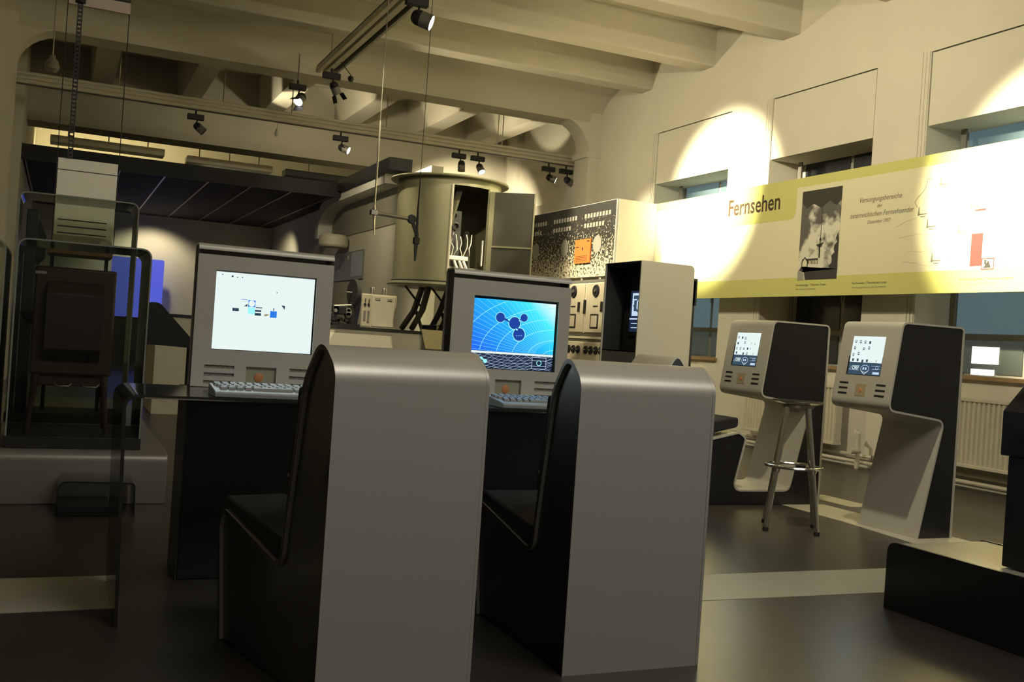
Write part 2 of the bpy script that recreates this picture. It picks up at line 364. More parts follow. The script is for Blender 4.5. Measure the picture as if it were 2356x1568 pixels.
# services above the black ceiling
for k, (x0, x1, y, z) in enumerate(((-.3, 1.5, 18.4, 3.86), (1.9, 3.4, 18.7, 3.86), (3.6, 6.6, 18.5, 3.82))):
    d = thing('ventilation_duct', ['short pale duct above the black ceiling by the left wall', 'middle pale duct above the black ceiling', 'long dark duct above the partition wall'][k], 'duct', (x0, y, z-.06))
    box('duct_body', x0, x1, y, y+.35, z-.06, z+.06, CREAM if k < 2 else DGREY, d, .01)
    for t in (.15, .5, .85): B().tube([(x0+(x1-x0)*t, y+.17, z+.05), (x0+(x1-x0)*t, y+.17, 5.15)], .012, 6).obj('hanger_rod', STEEL, d)
area('attic_light', (.6, 21.2, 3.7), (.6, 22.6, 4.4), 50, 2.6, .3, (1, .83, .42))
area('attic_light', (3.4, 20.8, 3.7), (3.6, 20.5, 4.8), 10, 2.6, .3, (1, .85, .5))
spot('uplight', (2.6, 15.6, 3.75), (3.9, 15.8, 5.1), 60, 75, .2); spot('uplight', (4.5, 15.2, 3.75), (5.5, 15.4, 5.1), 70, 70, .2); spot('uplight', (6.0, 15.0, 3.75), (6.9, 15.2, 5.0), 60, 70, .2)
spot('far_wall_fill', (5.9, 15.4, 4.3), (6.9, 17.4, 2.2), 420, 95, .6); spot('far_bay_fill', (3.5, 14.45, 4.05), (3.8, 17.3, 4.25), 60, 125, .8)  # both spots added to brighten the far bay, sources unseen
spot('far_room_light', (1.75, 22.1, 2.95), (1.70, 22.95, 1.6), 60, 120, .6); spot('far_room_light', (3.3, 20.5, 3.1), (4.2, 21.3, 1.2), 60, 110, .6)

# ================================================================ lighting rails and spotlights
rail = thing('lighting_rail', 'pale three-ridged lighting rail running across the hall between the pilasters', 'rail', (-.84, 14.5, 3.88))
rz = 3.965
pr = [(14.42, rz-.06)]+[(14.42, rz+.06), (14.58, rz+.06), (14.58, rz-.06)]
B().prism(pr, 'x', -.84, 7.38).obj('rail_body', CREAM, rail)
for dz in (-.055, 0, .055): B().tube([(-.84, 14.41, rz+dz), (7.38, 14.41, rz+dz)], .022, 8).obj('ridge', CREAM, rail)
box('track_slot', -.84, 7.38, 14.47, 14.53, rz-.075, rz-.06, GREYM, rail)
for x in (.55, 1.9, 2.85, 4.25, 6.05, 6.13): B().tube([(x, 14.5, rz+.05), (x, 14.5, 4.7)], .008, 6).obj('hanger_rod', CREAM if x > 5 else STEEL, rail)
track = thing('lighting_track', 'pale twin lighting track hung along the hall under the ribs', 'track', (2.9, 12.8, 4.2))
for dx, ww in ((-.10, .05), (.0, .07), (.11, .03)): box('profile', 2.9+dx-ww/2, 2.9+dx+ww/2, YB+1, 12.75, 4.24, 4.31, [CREAM, CREAM, STEEL][0 if dx < 0 else (1 if dx == 0 else 2)], track)
box('channel', 2.78, 3.03, YB+1, 12.74, 4.29, 4.33, MATT, track)
for y in (12.5, 10.0, 7.0, 4.0): B().tube([(2.9, y, 4.3), (2.9, y, 5.16)], .008, 6).obj('hanger_rod', STEEL, track)

LENSH = {}
def spotlight(name, top, aim, on, label, L=.16, R=.055, barn=False, group='track spotlights', adx=(1, 0)):
    """adapter box hung under the track at top, body aimed along aim"""
    t = thing(name, label, 'spotlight', top, 0, group); T = Vector(top); a = Vector(aim).normalized()
    B().tube([T, T-Vector((0, 0, .06))], .014, 8).obj('stem', MATT, t)
    ux, uy = adx; hx, hy = (.11, .035) if ux else (.035, .11)
    box('adapter', T.x-hx, T.x+hx, T.y-hy, T.y+hy, T.z-.13, T.z-.055, MATT, t, .006)
    c = T+Vector((.05*ux, .05*uy, -.19-L*.25)); s = c-a*L*.45; e = c+a*L*.55
    B().tube([T+Vector((.03*ux, .03*uy, -.12)), T+Vector((.0, -.06, -.2)), c+Vector((0, -.06, 0)), c+Vector((0, -.04, 0))], .011, 6).obj('bracket', MATT, t)
    bd = B().lathe([(0, -L*.45), (R*.55, -L*.45), (R*.8, -L*.36), (R*.98, -L*.2), (R, 0)], c, a, 18).obj('cap', MATT, t)
    B().lathe([(R, 0), (R*1.02, L*.05), (R*1.02, L*.5), (R*1.08, L*.5), (R*1.08, L*.55), (R*.96, L*.55), (R*.96, L*.45)], c, a, 18).obj('body', GREYM, t)
    B().lathe([(0, L*.535), (R*.97, L*.535)], c, a, 18).obj('lens', LENS if on else LENSOFF, t)
    if 'behind the twin' in label: B().tube([T, T+Vector((0, 0, .35))], .01, 6).obj('drop_rod', STEEL, t)
    if barn:
        q = a.cross(Vector((0, 0, 1))).normalized(); v = q.cross(a)
        for sg in (-1, 1): p = e+v*R*sg; B().add([p-q*R, p+q*R, p+q*R+a*.09+v*.02*sg, p-q*R+a*.09+v*.02*sg], [(0, 1, 2, 3)]).obj('barn_door', MATT, t)
    return t
Rr = (1, 0)
spotlight('track_spotlight', (1.55, 14.5, 3.888), (.75, -.2, -.6), False, 'unlit spotlight on the cross rail beside the text panel cables')
spotlight('track_spotlight', (3.58, 14.5, 3.888), (.8, -.5, -.35), True, 'lit spotlight on the cross rail above the signal arm')
spotlight('track_spotlight', (5.43, 14.5, 3.888), (0, -.1, -1), False, 'unlit spotlight pointing straight down above the cylindrical cabin')
spotlight('track_spotlight', (5.74, 14.5, 3.888), (.15, -.6, -.8), True, 'lit spotlight pointing down next to the unlit one above the cabin')
spotlight('track_spotlight', (6.96, 14.5, 3.888), (.8, -.4, -.35), True, 'lit spotlight near the right pilaster on the cross rail')
spotlight('track_spotlight', (7.27, 14.5, 3.888), (.9, .3, -.4), False, 'unlit spotlight half hidden by the right pilaster')
A = (0, 1)
spotlight('track_spotlight', (2.90, 9.15, 4.24), (.82, -.42, -.32), True, 'large lit spotlight on the long twin track', .2, .075, adx=Rr)
spotlight('track_spotlight', (2.90, 12.42, 4.24), (.45, .1, -.8), False, 'unlit spotlight with barn doors at the end of the twin track', .16, .055, True, adx=Rr)
spotlight('track_spotlight', (2.72, 13.55, 4.30), (-.45, -.55, -.65), True, 'lit spotlight with barn doors behind the twin track end', .17, .065, True, adx=Rr)
spotlight('track_spotlight', (2.90, 5.6, 4.24), (.9, .05, -.32), True, 'lit spotlight aimed at the red bar of the banner', .2, .075, adx=Rr)
t = thing('bulb_pendant', 'small clear glass bulb hanging below the cross rail', 'bulb', (2.66, 14.5, 3.69))
B().tube([(2.66, 14.5, 3.888), (2.66, 14.5, 3.79)], .006, 6).obj('cord', CREAM, t); B().lathe([(0, .0), (.022, .01), (.03, .05), (.02, .09), (.012, .11)], (2.66, 14.5, 3.69), n=12).obj('bulb', mat('bulb_glass', (.6, .6, .5), .1), t)
t = thing('ball_sensor', 'small black ball hanging from the twin track', 'sensor', (3.05, 12.05, 4.02))
B().tube([(2.92, 12.05, 4.24), (3.05, 12.05, 4.1)], .005, 6).obj('cable', MATT, t); B().lathe([(0, 0), (.025, .008), (.037, .035), (.03, .065), (0, .08)], (3.05, 12.05, 4.02), n=14).obj('ball', MATT, t)
t = thing('globe_lamp', 'dim opal globe lamp hanging by the left haunch', 'lamp', (-.235, 12.5, 3.66))
B().lathe([(0, 0), (.04, .01), (.075, .05), (.08, .09), (.06, .14), (.03, .17), (.03, .2), (0, .2)], (-.235, 12.5, 3.66), n=18).obj('globe', mat('opal', (.2, .18, .13), .3), t); B().tube([(-.235, 12.5, 3.85), (-.235, 12.5, 4.68)], .008, 6).obj('cord', STEEL, t)

# ================================================================ foreground chairs
CH = fillet([(0, 0), (0, .90), (.10, .985), (.195, .86), (.258, .46), (.275, .325), (.73, .415), (.765, .36), (.70, 0)], [0, .075, .10, .2, .3, .045, .05, .1, 0], seg=6)
def ribbon_chair(label, corner, rz, w=.495):
    """corner: left rear foot; local x = right, y = forward"""
    t = thing('ribbon_chair', label, 'chair', (corner[0], corner[1], 0), rz, 'bent sheet chairs at the desk')
    B().strip(CH, -.014, 'x', 0, w).obj('shell', SILVER, t, local=True)
    inner = offset(CH, -.016)
    for x0, x1 in ((.012, .026), (w-.026, w-.012)):
        p = B().prism([(p[0], max(p[1], .004)) for p in inner], 'x', x0, x1).obj('side_panel', BLACKM, t, local=True)
        B().strip(CH, -.013, 'x', x0-.0135 if x0 < .1 else x1+.0005, x0-.0125 if x0 < .1 else x1+.0015).obj('edge_trim', EDGE, p, local=True)
    cu = fillet([(.285, .332), (.735, .420), (.725, .455), (.295, .40)], [.02, .02, .02, .02], True)
    B().prism(cu, 'x', .005, w-.005).obj('seat_cushion', BLACKF, t, .008, local=True)
    bk = fillet([(.262, .52), (.212, .83), (.236, .84), (.288, .53)], [.01, .012, .012, .01], True)
    B().prism(bk, 'x', .006, w-.006).obj('back_cushion', BLACKF, t, .006, local=True)
    B().tube([(.005, .262, .585), (.02, .262, .585)], .006, 8).obj('fixing_knob', STEEL, t, local=True)
    return t
a12 = math.radians(12)
ribbon_chair('silver bent sheet chair with black sides facing the desk screen showing a white page', (1.155-.495*math.cos(a12), 2.70-.495*math.sin(a12)), a12)
ribbon_chair('silver bent sheet chair with black sides facing the desk screen showing a blue molecule', (1.460, 2.708), 0)

# ================================================================ desk with two consoles
desk = thing('desk', 'long bent sheet desk with dark worktop and rounded corner carrying two screen consoles', 'desk', (.2, 3.45, 0))
dp = fillet([(.225, 0), (.205, .752), (2.35, .752), (2.37, 0)], [0, .05, .05, 0], seg=8)
B().strip(dp, -.011, 'y', 3.455, 4.05).obj('bent_sheet', DESKG, desk)
B().strip(dp, -.011, 'y', 3.4535, 3.4545).obj('front_edge', EDGE, desk)
B().strip(dp, -.011, 'y', 4.051, 4.053).obj('back_edge', EDGE, desk)
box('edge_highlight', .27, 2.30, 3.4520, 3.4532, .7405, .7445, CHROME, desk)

def console(x0, label, blue):
    w = .525 if not blue else .56
    x1 = x0+w; c = thing('screen_console', label, 'computer console', (x0, 4.0, 0), 0, 'consoles on the desk')
    # lower pedestal
    box('pedestal', x0+.004, x1-.004, 4.06, 4.34, 0, .738, MATT, c, .004)
    box('pedestal_side', x0-.002, x0+.004, 4.062, 4.338, .0, .738, mat('graphite_side', (.028, .028, .028), .5), c)
    fr = fillet([(4.0, .754), (4.0, 1.225), (4.0, 1.302), (4.10, 1.302), (4.10, .754)], [0, 0, .05, .045, 0], True, 8)
    sx = .069 if not blue else .098; sw = .39 if not blue else .405
    sz0, sz1 = (.898, 1.203) if not blue else (.882, 1.193)
    # front skin built around the screen opening, slots and card window
    prof = fillet([(4.0, .754), (4.0, 1.302), (4.05, 1.302), (4.10, 1.302), (4.10, .754)], [0, .05, 0, .045, 0], False, 8)
    sides = offset(prof, -.012)
    B().prism(sides, 'x', x0+.006, x0+.016).obj('side_panel', BLACKM, c); B().prism(sides, 'x', x1-.016, x1-.006).obj('side_panel', BLACKM, c)
    sh = B().strip([p for p in prof if p[1] > 1.205 or p[0] > 4.05], -.006, 'x', x0, x1)
    def plate(xa, xb, za, zb): sh.box(xa, xb, 4.0, 4.006, za, zb)
    slots = [(.047, .16), (w-.152, w-.04)]; zs = [.832, .802, .772]; hh = .0065
    px0, px1, pz0, pz1 = .205*w/.525, .322*w/.525, .770, .838
    ups = max(z for _, z in [(0, sz1)])
    plate(x0, x1, sz1, 1.26); plate(x0, x0+sx, sz0, sz1); plate(x0+sx+sw, x1, sz0, sz1); plate(x0, x1, .845, sz0)
    cols = [0, slots[0][0], slots[0][1], px0, px1, slots[1][0], slots[1][1], w]
    for i in range(7):
        a, b = x0+cols[i], x0+cols[i+1]
        if i in (1, 5):
            ed = [.845, zs[0]+hh, zs[0]-hh, zs[1]+hh, zs[1]-hh, zs[2]+hh, zs[2]-hh, .754]
            for k in (0, 2, 4, 6): plate(a, b, ed[k+1], ed[k])
        elif i == 3: plate(a, b, pz1, .845); plate(a, b, .754, pz0)
        else: plate(a, b, .754, .845)
    f = sh.obj('housing', SILVER2, c)
    MESH = speckle('speaker_mesh', (.02, .02, .018), (.42, .40, .33), 420, .45, .55) if 'speaker_mesh' not in bpy.data.materials else bpy.data.materials['speaker_mesh']
    for i, (a, b) in enumerate(slots):
        for z in zs: box('speaker_slot', x0+a, x0+b, 4.007, 4.010, z-hh, z+hh, MESH, c)
    cw = box('card_window', x0+px0, x0+px1, 4.012, 4.016, pz0, pz1, mat('card_window_plastic', (.30, .30, .22), .5), c)
    B().lathe([(0, .004), (.014, .004), (.018, .002), (.018, 0)], (x0+(px0+px1)/2-.006, 4.012, .797), (0, -1, 0), 18).obj('button', mat('orange_button', (.50, .20, .07), .5), cw)
    bz = box('bezel', x0+sx-.004, x0+sx+sw+.004, 4.030, 4.034, sz0-.004, sz1+.004, MATT, c)
    for n in ('top', 'side'):
        if n == 'top': box('bezel_lip', x0+sx, x0+sx+sw, 4.004, 4.03, sz1-.002, sz1+.001, MATT, c)
        else: box('bezel_lip', x0+sx-.001, x0+sx+.001, 4.004, 4.03, sz0, sz1, MATT, c)
    top = .012
    if not blue:
        sc = box('screen', x0+sx+.002, x0+sx+sw-.002, 4.026, 4.029, sz0+.002, sz1-.004, SCRW, c)
        d = D((x0+sx, 4.0255, sz0), (1, 0, 0), (0, 0, 1))
        W_, H_ = sw, sz1-sz0
        def q(px, py): return ((px-350)/(1350)*W_, H_-(py-420)/(1050)*H_)
        for (a, b, e, g, mm) in ((805, 825, 900, 915, SCRB), (805, 925, 900, 1010, SCRC), (900, 950, 985, 975, SCRI), (900, 990, 985, 1025, SCRI), (905, 912, 995, 925, SCRI), (1105, 950, 1195, 1040, SCRB), (600, 945, 685, 985, SCRI), (710, 818, 800, 824, SCRB)):
            x_, y_ = q(a, g-40); x2, y2 = q(e, b-40); d.rect(x_, x2, y_, y2, mm)
        x_, y_ = q(852, 830); d.disc(x_, y_, .0125, SCRW, .0012)
        d.poly([q(1250, 822), q(1302, 828), q(1298, 880)], SCRI); d.poly([q(750, 875), q(795, 835), q(795, 870)], SCRI)
        d.poly([q(1018, 970), q(1060, 955), q(1095, 965), q(1045, 990)], mat('screen_tan', (.02, .02, .02), .3, emit=(.35, .25, .15), es=1)); d.rect(q(1145, 0)[0], q(1158, 0)[0], q(0, 905)[1], q(0, 870)[1], SCRI)
        for (a, b) in ((445, 470), (575, 485), (640, 492), (705, 488), (1180, 655)): x_, y_ = q(a, b); d.disc(x_, y_, .0022 if a != 575 else .004, SCRI)
        d.obj('screen_graphics', sc)
    else:
        zb = .958
        sc = box('screen', x0+sx+.002, x0+sx+sw-.002, 4.026, 4.029, zb, sz1-.010, SCRGRAD, c)
        W_, H_ = sw-.004, sz1-.010-zb
        d = D((x0+sx+.002, 4.0255, zb), (1, 0, 0), (0, 0, 1)); clip = (0, W_, 0, H_)
        cx, cy = W_*1.02, -.02
        for k, r in enumerate((.065, .135, .21, .285, .365, .46, .60)):
            d.line([(cx-r*math.cos(t)*1.0, cy+r*math.sin(t)*.62) for t in [i*math.pi/2/60 for i in range(66)]], .0022, SCRC, .0003, clip)
        for k in range(26):
            t = math.pi/2*(k+.5)/26; d.line([(cx-r*math.cos(t), cy+r*math.sin(t)*.75) for r in [.1+.012*j for j in range(60)]], .0008, SCRC, .0002, clip)
        def q(px, py): return ((px-370)/(835)*W_, H_-(py-330)/(560)*H_)
        def s_(x): return x/835*W_
        at = [(650, 520, 44), (795, 570, 56), (885, 505, 36), (845, 690, 58)]
        for (x, y, r) in at: a, b = q(x, y); d.disc(a, b, s_(r)*1.13, SCRC, .0005, 24); d.disc(a, b, s_(r), SCRD, .0007, 24)
        for i, j in ((0, 1), (1, 2), (1, 3)): d.line([q(*at[i][:2]), q(*at[j][:2])], .010, SCRD, .0006)
        d.line([q(745, 545), q(725, 535)], .006, SCRC, .0009); d.line([q(838, 545), q(850, 530)], .006, SCRC, .0009); d.line([q(808, 630), q(828, 645)], .006, SCRC, .0009)
        for k in range(4): a, b = q(820+18*k, 706-2*k); d.disc(a, b, .0016, SCRC, .001, 8)
        d.obj('screen_graphics', sc)
        lo = box('screen', x0+sx+.002, x0+sx+sw-.002, 4.026, 4.029, sz0+.002, zb-.001, SCRK, c)
        d = D((x0+sx+.002, 4.0255, sz0+.002), (1, 0, 0), (0, 0, 1)); H2 = zb-.003-sz0; clip = (0, W_, 0, H2)
        d.rect(0, W_, H2-.009, H2, SCRW, .0008)
        for k in range(24):
            x = -.10+.031*k; d.line([(x+.10*j/20+.04*math.sin(j/9), H2*j/20) for j in range(21)], .0008, SCRP, .0003, clip); d.line([(x+.12-.14*j/20, H2*j/20) for j in range(21)], .0007, SCRS if k % 2 else SCRP, .0003, clip)
        for k in range(5): d.line([(W_*j/40, H2*(.15+.17*k)+.03*((j/40-.5)**2)*4-.01) for j in range(41)], .0008, SCRP, .0003, clip)
        for (x, y, r) in ((.034, .030, .009), (.056, .042, .007), (.076, .030, .009)): d.disc(x, y, r, SCRC, .0009)
        d.line([(.034, .03), (.056, .042), (.076, .03)], .006, SCRC, .0008)
        bx0, bx1, by0, by1 = .30, .368, .008, .058
        d.rect(bx0, bx1, by0, by1, SCRK, .0006)
        for y in (by0, by0+.012, by1-.014, by1): d.line([(bx0, y), (bx1, y)], .0018, SCRP, .0009)
        for x in (bx0, bx1): d.line([(x, by0), (x, by1)], .0018, SCRP, .0009)
        d.ring((bx0+bx1)/2, .034, .011, .003, SCRC, .001); d.obj('screen_graphics', lo)
    l = bpy.data.lights.new('screen_glow', 'AREA'); l.shape = 'RECTANGLE'; l.size = sw; l.size_y = sz1-sz0; l.energy = .9 if not blue else .7; l.color = (.75, .95, 1.0) if not blue else (.15, .5, 1.0)
    lo_ = bpy.data.objects.new('screen_glow', l); COL.objects.link(lo_); lo_.location = (x0+sx+sw/2, 3.985, (sz0+sz1)/2); lo_.rotation_euler = (math.radians(-90), 0, 0)
    return c
console(.473, 'silver console on the desk whose screen shows a white page with small blue pictures', False)
console(1.515, 'silver console on the desk whose screen shows a blue molecule over a curved grid', True)

KEYC = mat('keycap', (.20, .215, .22), .5); KEYB = mat('keyboard_case', (.30, .33, .34), .45)
def keyboard(x0, y0, label):
    k = thing('keyboard', label, 'keyboard', (x0, y0, .7525), 0, 'keyboards on the desk')
    w, dp_ = .44, .165
    B().prism(fillet([(y0, .7525), (y0-.002, .770), (y0+.035, .776), (y0+dp_, .790), (y0+dp_, .7525)], [.004, .008, 0, .005, 0], True), 'x', x0, x0+w).obj('case', KEYB, k, .003)
    for r in range(5):
        y = y0+.040+r*.0235; z = .7765+(y-y0-.035)/(dp_-.035)*.014; n = 15; x = x0+.012; off = [.010, .016, .006, 0, 0][r]; x += off
        while x < x0+w-.026:
            kw = .0245
            if r == 0 and abs(x-(x0+.13)) < .013: kw = .14
            kb = B(); kb.add([(x, y, z), (x+kw, y, z), (x+kw, y+.019, z+.002), (x, y+.019, z+.002), (x+.003, y+.003, z+.008), (x+kw-.003, y+.003, z+.008), (x+kw-.003, y+.016, z+.010), (x+.003, y+.016, z+.010)],
                [(3, 2, 1, 0), (4, 5, 6, 7), (0, 1, 5, 4), (1, 2, 6, 5), (2, 3, 7, 6), (3, 0, 4, 7)]); kb.obj('key', KEYC, k, smooth=False)
            x += kw+.003
    return k
keyboard(.492, 3.475, 'grey keyboard in front of the white page screen')
keyboard(1.545, 3.475, 'grey keyboard in front of the blue molecule screen')

# ================================================================ upright kiosks facing into the hall
def kiosk_face(parent, y0, y1, pts, seed, housing_extra=None):
    """front face between top point and bottom point of the leaning head: screen, slots, card window. pts = (xtop,ztop),(xbot,zbot)"""
    (xt, zt), (xb, zb) = pts; H_ = math.hypot(xt-xb, zt-zb); W_ = y1-y0
    up_ = Vector((xt-xb, 0, zt-zb)).normalized(); u = Vector((0, -1, 0)); o = Vector((xb, y1, zb)); n = u.cross(up_)
    fr = D(o, u, up_)
    def slab(name, x0, x1, ya, yb, l0, l1, mt, par):
        b = B(); vs = [fr.P((x, y), l) for l in (l0, l1) for y in (ya, yb) for x in (x0, x1)]
        b.add(vs, [(0, 2, 3, 1), (4, 5, 7, 6), (0, 1, 5, 4), (2, 6, 7, 3), (0, 4, 6, 2), (1, 3, 7, 5)]); return b.obj(name, mt, par)
    s0, s1, t0, t1 = .215*W_, .765*W_, .355*H_, .905*H_
    slab('bezel', s0-.014, s1+.003, t0-.003, t1+.006, -.002, .0015, MATT, parent)
    sc = slab('screen', s0, s1, t0+.075, t1, .0015, .0030, SCRW, parent); lo = slab('screen', s0, s1, t0, t0+.074, .0015, .0030, SCRS, parent)
    d = D(o+n*.0030, u, up_); rnd = random.Random(seed); sw, sh = s1-s0, t1-t0-.075
    lay = ([(0, 0), (1, 0), (2, 0), (0, 1), (2, 1), (4, 1), (5, 1), (0, 2), (1, 2), (2, 2), (3, 2), (4, 2), (0, 3), (2, 3), (3, 3), (5, 3)] if seed == 1 else [(0, 0), (1, 0), (2, 0), (3, 0), (0, 1), (2, 1), (3, 1), (0, 2), (1, 2), (0, 3), (1, 3), (2, 3), (3, 3), (5, 3)])
    for (i, j) in lay:
        x = s0+.016+i*.040+rnd.uniform(-.003, .003); y = t1-.045-j*sh*.235+rnd.uniform(-.004, .004); a = .0085
        m_ = SCRI if rnd.random() < .6 else SCRS
        if i < 4: d.rect(x, x+2*a*.9, y, y+2*a, m_, .0004); d.rect(x+.004, x+.0125, y+.005, y+.0135, SCRW if rnd.random() < .6 else SCRS, .0006)
        else: d.line([(x, y), (x+.006, y+.014)], .004, m_, .0004)
    d.obj('screen_icons', sc)
    d = D(o+n*.0030, u, up_); cx, cy = s0+sw*.52, t0+.037
    d.text('ORF', s0+.030, t0+.030, .030, SCRW, .0006, 'LEFT', .0006); d.line([(s0+.008, t0+.028), (s0+.028, t0+.052), (s0+.09, t0+.054)], .0018, SCRP, .0005); d.line([(s0+.008, t0+.028), (s0+.09, t0+.026)], .0018, SCRP, .0005)
    d.ring(cx, cy, .034, .003, SCRP, .0005, 24, .022); d.line([(cx-.03, cy-.012), (cx, cy-.034), (cx+.03, cy-.012)], .003, SCRW, .0006)
    for x in (-.012, .008): d.rect(cx+x-.006, cx+x+.006, cy-.006, cy+.008, SCRP, .0006)
    d.rect(s1-.058, s1-.006, t0+.006, t0+.020, SCRP, .0005); d.line([(cx+.05, t0+.056), (s1-.004, t0+.058)], .0018, SCRP, .0005); d.line([(cx+.06, t0+.036), (s1-.004, t0+.040)], .0018, SCRP, .0005); d.ring(s1-.030, t0+.046, .010, .002, SCRP, .0005)
    d.obj('screen_bar', lo)
    for a, b in ((.10, .255), (.735, .895)):
        for t in (.225, .150, .075): slab('speaker_slot', a*W_, b*W_, t*H_-.006, t*H_+.006, -.004, .0012, MATT, parent)
    cw = slab('card_window', .395*W_, .575*W_, .05*H_, .225*H_, -.003, .0012, mat('kiosk_card_window', (.34, .28, .17), .5), parent)
    c = fr.P((.485*W_, .135*H_), .0012); B().lathe([(0, .003), (.010, .003), (.013, 0)], c, n, 14).obj('button', mat('orange_button', (.50, .20, .07), .5), cw)
    l = bpy.data.lights.new('screen_glow', 'AREA'); l.shape = 'RECTANGLE'; l.size = .25; l.size_y = .25; l.energy = .8; l.color = (.8, 1, 1)
    q = bpy.data.objects.new('screen_glow', l); COL.objects.link(q); q.location = fr.P((W_*.5, H_*.63), .02); q.rotation_euler = n.to_track_quat('-Z', 'Y').to_euler()

HEAD = [(5.0, 0), (5.0, 1.278), (4.50, 1.278), (4.425, .775), (4.49, .745), (4.87, .700), (4.715, 0)]
HR = [0, .05, .05, .05, .0, .045, 0]
HP = fillet([HEAD[0], HEAD[1], HEAD[2], (4.425, .750), HEAD[5], HEAD[6]], [0, .045, .05, .055, .045, 0], False, 7)
k2 = thing('kiosk', 'upright silver kiosk with leaning screen and black side standing behind the bar stool', 'kiosk', (4.86, 4.69, 0), 0, 'leaning screen kiosks')
B().strip(HP, -.012 if False else .012, 'y', 4.45, 4.93).obj('shell', SILVER2, k2)
ins = offset(HP, .014)
for a, b in ((4.456, 4.470), (4.910, 4.924)): B().prism(ins, 'y', a, b).obj('side_panel', BLACKM, k2)
(xt, zt), (xb, zb) = (4.495, 1.225), (4.432, .80)
kiosk_face(k2, 4.45, 4.93, ((xt, zt), (xb, zb)), 2)

# seat unit: one ribbon from backrest over seat and floor to the second kiosk
UP = fillet([(3.64, 0.0), (3.66, .90), (3.735, 1.01), (3.83, .88), (3.905, .42), (4.27, .50), (4.34, .46), (4.255, .105), (4.72, .105), (4.86, .695), (4.425, .745), (4.50, 1.278), (5.0, 1.278), (5.0, 0)], [0, .1, .07, .1, .06, .04, .06, .05, .05, .045, .055, .05, .045, 0], False, 6)
k1 = thing('kiosk_bench', 'silver ribbon kiosk with a built-in black seat and backrest and a leaning screen', 'kiosk', (4.3, 5.86, 0), 0, 'leaning screen kiosks')
Y0, Y1 = 5.62, 6.10
B().strip(UP, -.012, 'y', Y0, Y1).obj('shell', SILVER2, k1)
ins = offset(UP, -.014)
for a, b in ((Y0+.006, Y0+.02), (Y1-.02, Y1-.006)): B().prism([(p[0], max(.003, p[1])) for p in ins], 'y', a, b).obj('side_panel', BLACKM, k1)
B().prism(fillet([(3.93, .455), (4.27, .53), (4.27, .60), (3.93, .54)], .025, True), 'y', Y0+.015, Y1-.015).obj('seat_cushion', BLACKF, k1, .01)
B().prism(fillet([(3.91, .50), (3.845, .88), (3.89, .90), (3.955, .52)], .018, True), 'y', Y0+.015, Y1-.015).obj('back_cushion', BLACKF, k1, .008)
kiosk_face(k1, Y0, Y1, ((xt, zt), (xb, zb)), 1)

# ================================================================ bar stool
sx_, sy_ = 4.07, 4.81
st = thing('bar_stool', 'polished metal bar stool with round seat, four legs and foot ring', 'stool', (sx_, sy_, 0))
B().lathe([(0, .735), (.06, .737), (.135, .755), (.150, .764), (.152, .769), (.143, .770), (0, .758)], (sx_, sy_, 0), n=36).obj('seat', CHROME, st)
B().lathe([(0, .700), (.055, .702), (.085, .722), (.10, .745)], (sx_, sy_, 0), n=24).obj('seat_plate', STEEL, st)
ft = []
for k in range(4):
    t = math.radians(8+90*k); c, s = math.cos(t), math.sin(t); f = (sx_+.205*c, sy_+.205*s)
    B().tube([(sx_+.085*c, sy_+.085*s, .730), (f[0], f[1], .016)], .0155, 12).obj('leg', CHROME, st)
    B().lathe([(0, 0), (.017, 0), (.018, .006), (.016, .022), (0, .022)], (f[0], f[1], 0), n=12).obj('foot_cap', RUBBER, st)
    zz = .375; r_ = .085+(.205-.085)*(.730-zz)/(.730-.016)
    B().lathe([(.016, -.035), (.028, -.004), (.020, .006)], (sx_+r_*c, sy_+r_*s, zz), n=12).obj('ring_clamp', CHROME, st)
ring = [(sx_+.164*math.cos(2*math.pi*k/40), sy_+.164*math.sin(2*math.pi*k/40), .377) for k in range(41)]
B().tube(ring, .0095, 8, cap=False).obj('foot_ring', CHROME, st)

# ================================================================ tower kiosk with recessed screen
tx0, tx1, ty0, ty1, tz = 4.17, 4.67, 6.87, 7.45, 1.72
tw = thing('tower_kiosk', 'tall silver tower with a dark recess holding a small glowing screen', 'kiosk', (tx0, (ty0+ty1)/2, 0))
sp = fillet([(tx1, 0), (tx1, tz), (tx0+.01, tz+.0)], [0, .04, 0])
side = fillet([(tx0, 0), (tx0, tz), (tx1, tz), (tx1, 0)], [0, .008, .045, 0])
B().prism(side, 'y', ty0, ty0+.012).obj('side_panel', SILVER2, tw); B().prism(side, 'y', ty1-.012, ty1).obj('side_panel', SILVER2, tw)
B().strip(side[1:], -.012, 'y', ty0+.012, ty1-.012).obj('top_sheet', EDGE, tw)
box('lower_front', tx0+.01, tx0+.03, ty0+.012, ty1-.012, 0, 1.0, mat('grey_front', (.09, .088, .08), .5), tw)
box('recess_back', tx0+.20, tx0+.215, ty0+.012, ty1-.012, 1.0, tz-.02, MATT, tw); box('recess_floor', tx0+.01, tx0+.2, ty0+.012, ty1-.012, .99, 1.0, MATT, tw)
for a, b in ((ty0+.0125, ty0+.016), (ty1-.016, ty1-.0125)): box('recess_lining', tx0+.012, tx0+.2, a, b, 1.0, tz-.02, MATT, tw)
sy0, sy1, sz0, sz1 = 6.93, 7.30, 1.16, 1.50
box('bezel', tx0+.185, tx0+.2, sy0-.03, sy1+.03, sz0-.03, sz1+.03, MATT, tw)
ts = box('screen', tx0+.178, tx0+.185, sy0, sy1, sz0, sz1, SCRK, tw)
d = D((tx0+.1775, sy1, sz0), (0, -1, 0), (0, 0, 1)); W_ = sy1-sy0
d.rect(.03, W_-.02, .13, .32, SCRP); d.rect(.05, W_-.04, .27, .30, SCRS, .0015); d.rect(.06, .10, .17, .26, SCRS, .0015)
